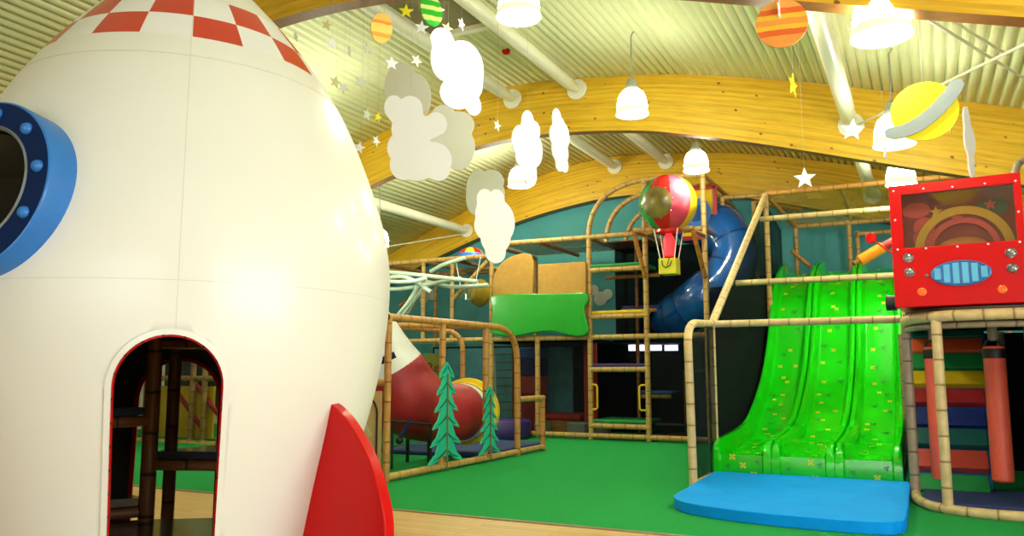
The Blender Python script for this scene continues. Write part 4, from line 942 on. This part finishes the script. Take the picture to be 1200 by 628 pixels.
for (u, v) in ((1064.6, 302), (1066, 319), (1184.7, 296), (1186.5, 314)):
    x, z = tl(u, v); hm = Matrix.Translation((x, 0, z)) @ Matrix.Rotation(PI/2, 4, 'X')
    hl = local(MB().lathe([(.04, -.01), (.052, .0), (.054, .012), (.045, .022), (.04, .012)], 28, hm).obj('headlight', 'steel', truck))
    ho = MB().lathe([(.04, .010), (.025, .016), (.0001, .02)], 24, hm).obj('lens', mat('lens', (150, 156, 166), .1, .8, .5, 30), hl)
for (u, v) in ((1080.5, 342), (1174.5, 339)):
    x, z = tl(u, v); hm = Matrix.Translation((x, 0, z)) @ Matrix.Rotation(PI/2, 4, 'X')
    local(MB().lathe([(.047, -.005), (.045, .012), (.03, .018), (.026, .012), (.012, .012), (.0001, .02)], 28, hm).obj('indicator', mat('indicator_orange', (252, 112, 20), .25), truck))
gx, gz = tl(1126, 320)
gm = Matrix.Translation((gx, 0, gz)) @ Matrix.Rotation(PI/2, 4, 'X') @ Matrix.Diagonal((2.1, 1, 1, 1))
gr = local(MB().lathe([(.135, -.005), (.137, .02), (.127, .03), (.12, .02), (.0001, .02)], 48, gm).obj('grille', ['cyand'], truck))
for i in range(6):
    x = -.22+i*.088; hh = .115*math.sqrt(max(0, 1-(x/.26)**2)); gs = MB().box(gx+x-.031, gx+x+.031, -.036, -.02, gz-hh, gz+hh).obj('grille_slat', 'cyan', gr, bevel=.005)
x, z = tl(1086, 323); local(MB().sphere((x, -.005, z), .018, 12, 8).obj('bonnet_knob', 'tgrey', truck))
for (u, v) in ((1047, 224), (1082, 221), (1116, 219), (1154, 215), (1190, 212), (1049, 258), (1193.5, 248), (1052, 292.5), (1085, 291), (1122, 289), (1158, 286), (1195, 283.5)):
    x, z = tl(u, v); local(MB().sphere((min(x, fx1-.015), -.002, z), .012, 10, 6).obj('screw', 'board', truck))
local(MB().cyl((-.1, .1, .06), (1, 0, 0), .085, .1, 24).obj('bumper_end', 'black', truck))
# mirror on the truck side
mx_, mz_ = tl(1020, 278.5); arm = local(MB().tube([(0.0, .03, tl(1048, 297)[1]), (mx_, .03, mz_)], .009, 8).obj('mirror_arm', 'red', truck))
local(MB().lathe([(.055, -.012), (.062, 0), (.055, .012), (.0001, .016)], 28, Matrix.Translation((mx_, .03, mz_)) @ Matrix.Rotation(PI/2, 4, 'X')).obj('wing_mirror', 'red', truck))
# orange and dark red padded rollers behind the truck
e = empty('padded_brace', PW(1020, 298, 14.5), 'orange and dark red padded sleeves on a sloping pole above slides', 'pole')
pole('pole', [PW(1000, 309, 14.5), PW(1075, 267, 14.5)], .04, 'padbr', e); pole('orange_sleeve', [PW(1007, 306, 14.5), PW(1034, 290, 14.5)], .1, 'orange', e, 20); pole('red_sleeve', [PW(1035, 289.5, 14.5), PW(1062, 274, 14.5)], .08, 'redf', e, 20)
# brown hose end poking at truck's far top corner
tag(MB().tube(smoothpts([PW(1188, 214, 10.6), PW(1190, 200, 10.6), PW(1196, 190, 10.6), PW(1215, 186, 10.6)], 5)+[tuple(PW(1260, 192, 10.6)), tuple(PW(1270, 380, 10.6))], .05, 10).obj('bent_pole', 'padgy'), 'taupe bent pole rising behind the truck top right corner', 'pole')

# ================================================================ frame seen through the rocket
bf = empty('climbing_frame', (-14.2, 12.5, 0), 'tan pole frame with yellow panel seen through the rocket doorway', 'climbing frame')
for u in (172, 226, 240, 262): p = PY(u, 450, 12.5); pole('post', [(p.x, 12.5, .01), (p.x, 12.5, 2.6)], .06, 'pad', bf)
for v in (443, 418, 515): a, b2 = PY(150, v, 12.5), PY(300, v, 12.5); pole('rail', [(a.x, 12.5, a.z), (b2.x, 12.5, a.z)], .06, 'pad', bf)
a, b2 = PY(176, 452, 12.6), PY(248, 514, 12.6); MB().box(a.x, b2.x, 12.6, 12.65, b2.z, a.z).obj('yellow_panel', 'yel2', bf)
pole('red_bar', [PY(198, 446, 12.58), PY(236, 500, 12.58)], .05, 'redf', bf); pole('red_bar', [PY(226, 446, 12.58), PY(262, 494, 12.58)], .05, 'redf', bf)
MB().box(PY(150, 450, 12.7).x, PY(300, 450, 12.7).x, 12.4, 12.41, .1, 2.5).obj('net', 'netl', bf)
MB().box(PY(150, 450, 12.7).x, PY(300, 450, 12.7).x, 13.7, 13.71, .6, 2.5).obj('net', 'netb', bf)

# ================================================================ HANGING DECORATIONS
def hang(e, p, parent_name='thread'):
    t = zt(p.x)
    if t > p.z: MB().tube([p, (p.x, p.y, t)], .0009, 5).obj('thread', 'wire', e)
def facing(u, v, d, yaw=0, roll=0):
    return Matrix.Translation(PW(u, v, d)) @ Matrix.Rotation(YAW+math.atan2(600-u, 950)+math.radians(yaw), 4, 'Z') @ Matrix.Rotation(math.radians(roll), 4, 'Y')
def cloud_outline(lobes, cx, cy, n=96):
    out = []
    for i in range(n):
        a = 2*PI*i/n; dx, dy = math.cos(a), math.sin(a); best = 0
        for (x, y, rx, ry) in lobes:
            px, py = (cx-x)/rx, (cy-y)/ry; qx, qy = dx/rx, dy/ry
            A_, B_, C_ = qx*qx+qy*qy, 2*(px*qx+py*qy), px*px+py*py-1; D_ = B_*B_-4*A_*C_
            if D_ >= 0:
                t = (-B_+math.sqrt(D_))/(2*A_)
                if t > best: best = t
        out.append((dx*best, -dy*best))
    return out
def cloud(lobes, zx, zy, sc, d, label, yaw=0, m_='board'):
    cx = sum(l[0]*l[2]*l[3] for l in lobes)/sum(l[2]*l[3] for l in lobes); cy = sum(l[1]*l[2]*l[3] for l in lobes)/sum(l[2]*l[3] for l in lobes)
    k = d/950/sc; o = [(x*k/math.cos(math.radians(yaw)), z*k) for x, z in cloud_outline(lobes, cx, cy)]
    u, v = zx+cx/sc, zy+cy/sc; Mx = facing(u, v, d, yaw)
    e = empty('cloud_cutout', Mx.translation, label, 'cloud', group='hanging white cloud boards')
    MB().prism(o, .02, Mx).obj('board', m_, e); top = max(o, key=lambda p: p[1]); hang(e, Mx @ Vector((top[0], .01, top[1]-.01)))
cloud([(352, 140, 40, 42), (362, 210, 48, 80), (425, 240, 74, 105), (445, 280, 52, 80), (405, 330, 58, 58), (464, 370, 28, 34)], 400, 0, 2.99, 9.5, 'large white cloud board at upper left, topmost of the front clouds', 15)
cloud([(183, 375, 35, 45), (240, 385, 46, 55), (330, 430, 40, 44), (245, 450, 70, 65), (240, 520, 78, 70), (320, 560, 68, 66), (265, 590, 60, 46), (340, 590, 42, 44), (222, 580, 50, 55)], 400, 0, 2.99, 8.5, 'biggest white cloud board, in front, beside the rocket shoulder')
cloud([(208, 290, 56, 76), (262, 350, 50, 90), (190, 300, 40, 60)], 400, 0, 2.99, 12, 'shaded cloud board behind the biggest one, to its upper left', -20, 'boardgy')  # shaded clouds are white boards with their shade put into a grey colour
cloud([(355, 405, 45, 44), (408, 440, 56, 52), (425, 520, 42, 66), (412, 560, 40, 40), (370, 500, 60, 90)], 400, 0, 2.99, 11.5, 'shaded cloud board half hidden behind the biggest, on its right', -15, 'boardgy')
cloud([(655, 430, 22, 48), (680, 450, 18, 34), (630, 500, 30, 58), (672, 520, 34, 66), (645, 560, 32, 36), (664, 612, 22, 44)], 400, 0, 2.99, 11, 'narrow white cloud board left one of the turned pair before the arch', 40)
cloud([(757, 418, 15, 38), (768, 450, 20, 44), (750, 480, 17, 40), (782, 470, 18, 46), (768, 530, 28, 46), (765, 580, 13, 25), (782, 575, 14, 28)], 400, 0, 2.99, 11.5, 'narrowest white cloud board right one of the turned pair before the arch', 55)
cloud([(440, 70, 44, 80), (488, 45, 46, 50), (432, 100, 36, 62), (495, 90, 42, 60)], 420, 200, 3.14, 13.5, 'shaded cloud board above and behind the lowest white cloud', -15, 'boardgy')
cloud([(465, 105, 30, 40), (508, 105, 30, 40), (485, 160, 55, 70), (503, 190, 73, 90), (505, 240, 56, 70), (505, 300, 38, 42), (475, 200, 48, 60)], 420, 200, 3.14, 11.5, 'lowest white cloud board, hanging just above the green board', 10)
cloud([(1003, 425, 10, 60), (1007, 490, 16, 62), (1007, 570, 9, 60)], 800, 0, 2.99, 9.8, 'white cloud board seen almost edge on, right of the ringed planet', 65)
def star(u, v, r, label, m_='board', d=11, yaw=0, roll=0, group='hanging star boards'):
    Mx = facing(u, v, d, yaw, roll); R = r*d/950
    e = empty('star_cutout', Mx.translation, label, 'star', group=group)
    MB().prism(star_out(R), .012, Mx).obj('board', m_, e); hang(e, Mx @ Vector((0, .006, R*.9 if abs(roll) < 30 else 0)))
W, Yl, Gd = 'board', 'yellow', 'muraly'
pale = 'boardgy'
for a in [
    (361, 14, 5, 'beige star board highest and leftmost, just below the nearest arch', 'leaf', 11, 0, 15), (383, 29, 7, 'beige star board below the leftmost beige one near rocket nose', 'leaf', 11, 20, 10),
    (389, 51, 8, 'white star board level with the rocket checker, below the beige pair', W, 10, 10, 5), (410, 60, 6.5, 'thin turned star board left of the orange egg shaped planet', pale, 11, 75, 0),
    (431, 57, 7, 'pale star board just under the small orange planet', pale, 11, 40, -10), (459, 74, 9, 'white star board overlapping the shaded cloud left lobe', W, 9, 15, 0),
    (393, 96, 8, 'pale beige star board beside the rocket shoulder, left of two', 'leaf', 11, 30, 10), (403, 103, 8, 'pale star board beside the rocket shoulder, lower right of two', pale, 10.5, 30, 30),
    (423, 96, 8.5, 'pale star board left of the clouds at shoulder height', pale, 11, 20, 20), (430, 134, 8, 'dim grey star board next to the small yellow star', pale, 11.5, 50, 10),
    (443, 137, 6.5, 'small yellow star board just left of the biggest cloud', Yl, 10, 35, 10), (421, 173, 8, 'white star board nearest the rocket edge, before the arch', W, 10, 15, 10),
    (441, 165, 7.5, 'narrow white star board before the arch, left of biggest cloud', W, 10, 50, 20), (347, 43, 6, 'faint thin star board close to the rocket nose edge', pale, 12, 60, 0),
    (476, 13, 9, 'yellow star board between the orange and green planets', Yl, 9, 5, 0), (494, 32, 9, 'white star board under the green striped planet', W, 9, 5, 5),
    (515, 11, 8.5, 'white star board touching the right side of green planet', W, 9.2, 40, 5), (524, 33, 8, 'beige star board peeking above the topmost cloud', 'leaf', 9.8, 25, 15),
    (541, 28, 8, 'narrow white star board right above the topmost cloud', W, 9, 60, 8), (488, 71, 8.5, 'pale star board right of the shaded cloud top', pale, 10, 30, 20),
    (450, 17, 5, 'tiny pale star board at the orange planet top edge', pale, 12, 30, 10), (583, 147, 7.5, 'small narrow white star board before the middle arch', W, 12, 55, 10),
    (979, 1, 14, 'white star board cut by top edge beside strut pipe', W, 8, 10, 0), (914, 13, 14, 'thin turned white star board before the orange banded planet', W, 7.5, 82, 5),
    (930, 100, 15, 'thin tall yellow star board before the middle arch', Yl, 9, 72, 5), (999, 152, 14, 'white star board at the foot of the right strut', W, 8.5, 5, 8),
    (943, 209, 13, 'white star board over the farthest arch, above the slides', W, 9, 0, 0), (1115, 147, 12, 'thin yellow star board under the ringed planet', Yl, 9, 80, 8),
    (1038, 178, 9, 'thin white star board below the lamp behind ringed planet', W, 8.8, 78, 0)]:
    star(*a)
def ell(rx, rz, n=48): return [(rx*math.cos(2*PI*i/n), rz*math.sin(2*PI*i/n)) for i in range(n)]
def planet(u, v, rx, rz, d, m_, label, yaw=0, roll=0):
    Mx = facing(u, v, d, yaw, roll); k = d/950
    e = empty('planet_cutout', Mx.translation, label, 'planet', group='hanging planet boards')
    MB().prism(ell(rx*k/math.cos(math.radians(yaw)), rz*k), .02, Mx).obj('disc', m_, e); hang(e, Mx @ Vector((0, .01, rz*k*.95))); return e, Mx, k
def banded(name, seq):
    k = N(name); tc = k.n('ShaderNodeTexCoord'); sp = k.n('ShaderNodeSeparateXYZ'); k.l(tc.outputs['Generated'], sp.inputs[0])
    nz = k.n('ShaderNodeTexNoise', Scale=3.0); k.l(tc.outputs['Generated'], nz.inputs['Vector'])
    a = k.n('ShaderNodeMath', operation='MULTIPLY_ADD'); k.l(nz.outputs['Fac'], a.inputs[0]); a.inputs[1].default_value = .08; k.l(sp.outputs[2], a.inputs[2])
    r = k.n('ShaderNodeValToRGB'); r.color_ramp.interpolation = 'CONSTANT'; e = r.color_ramp.elements
    while len(e) < len(seq): e.new(.5)
    for i, (p, c) in enumerate(seq): e[i].position = p; e[i].color = (*s2l(c), 1)
    k.l(a.outputs[0], r.inputs[0]); k.l(r.outputs[0], k.b.inputs['Base Color']); k.b.inputs['Roughness'].default_value = .5; return k.m
OB = banded('orange_bands', [(0, (246, 160, 70)), (.28, (240, 104, 34)), (.40, (248, 196, 50)), (.5, (246, 160, 60)), (.62, (248, 196, 50)), (.72, (240, 104, 34)), (.84, (248, 170, 80))])
OB2 = banded('orange_bands_small', [(0, (250, 196, 100)), (.25, (248, 160, 60)), (.38, (250, 206, 100)), (.68, (244, 140, 50)), (.78, (250, 190, 90))])
GBm = banded('green_bands', [(0, (40, 200, 60)), (.2, (220, 232, 130)), (.36, (20, 180, 30)), (.54, (220, 232, 130)), (.68, (20, 180, 30)), (.84, (220, 232, 130)), (.93, (20, 180, 30))])
planet(916, 27, 29, 29.5, 7.5, OB, 'orange planet board with red and yellow bands, right of top centre')
planet(447.5, 33, 12, 19, 9.5, OB2, 'small light orange banded planet board near the rocket nose', 20, 8)
planet(506, 12, 12.5, 19, 9, GBm, 'green and pale yellow striped planet board at the top edge', 20, -12)
e, Mx, k = planet(1083, 130, 36, 35, 7.5, 'yellow', 'yellow planet board with a slanted grey ring', 0)
lo = smoothpts([(-42, -26), (-30, -30), (-5, -24), (18, -8), (36, 12), (43, 24)], 5); up_ = smoothpts([(40, 31), (30, 30), (20, 18), (2, 0), (-20, -13), (-38, -16), (-44, -20)], 5)
MB().prism([(x*k, z*k) for x, z in lo+up_], .02, Mx @ Matrix.Translation((0, -.03, 0))).obj('ring', 'tgrey', e)
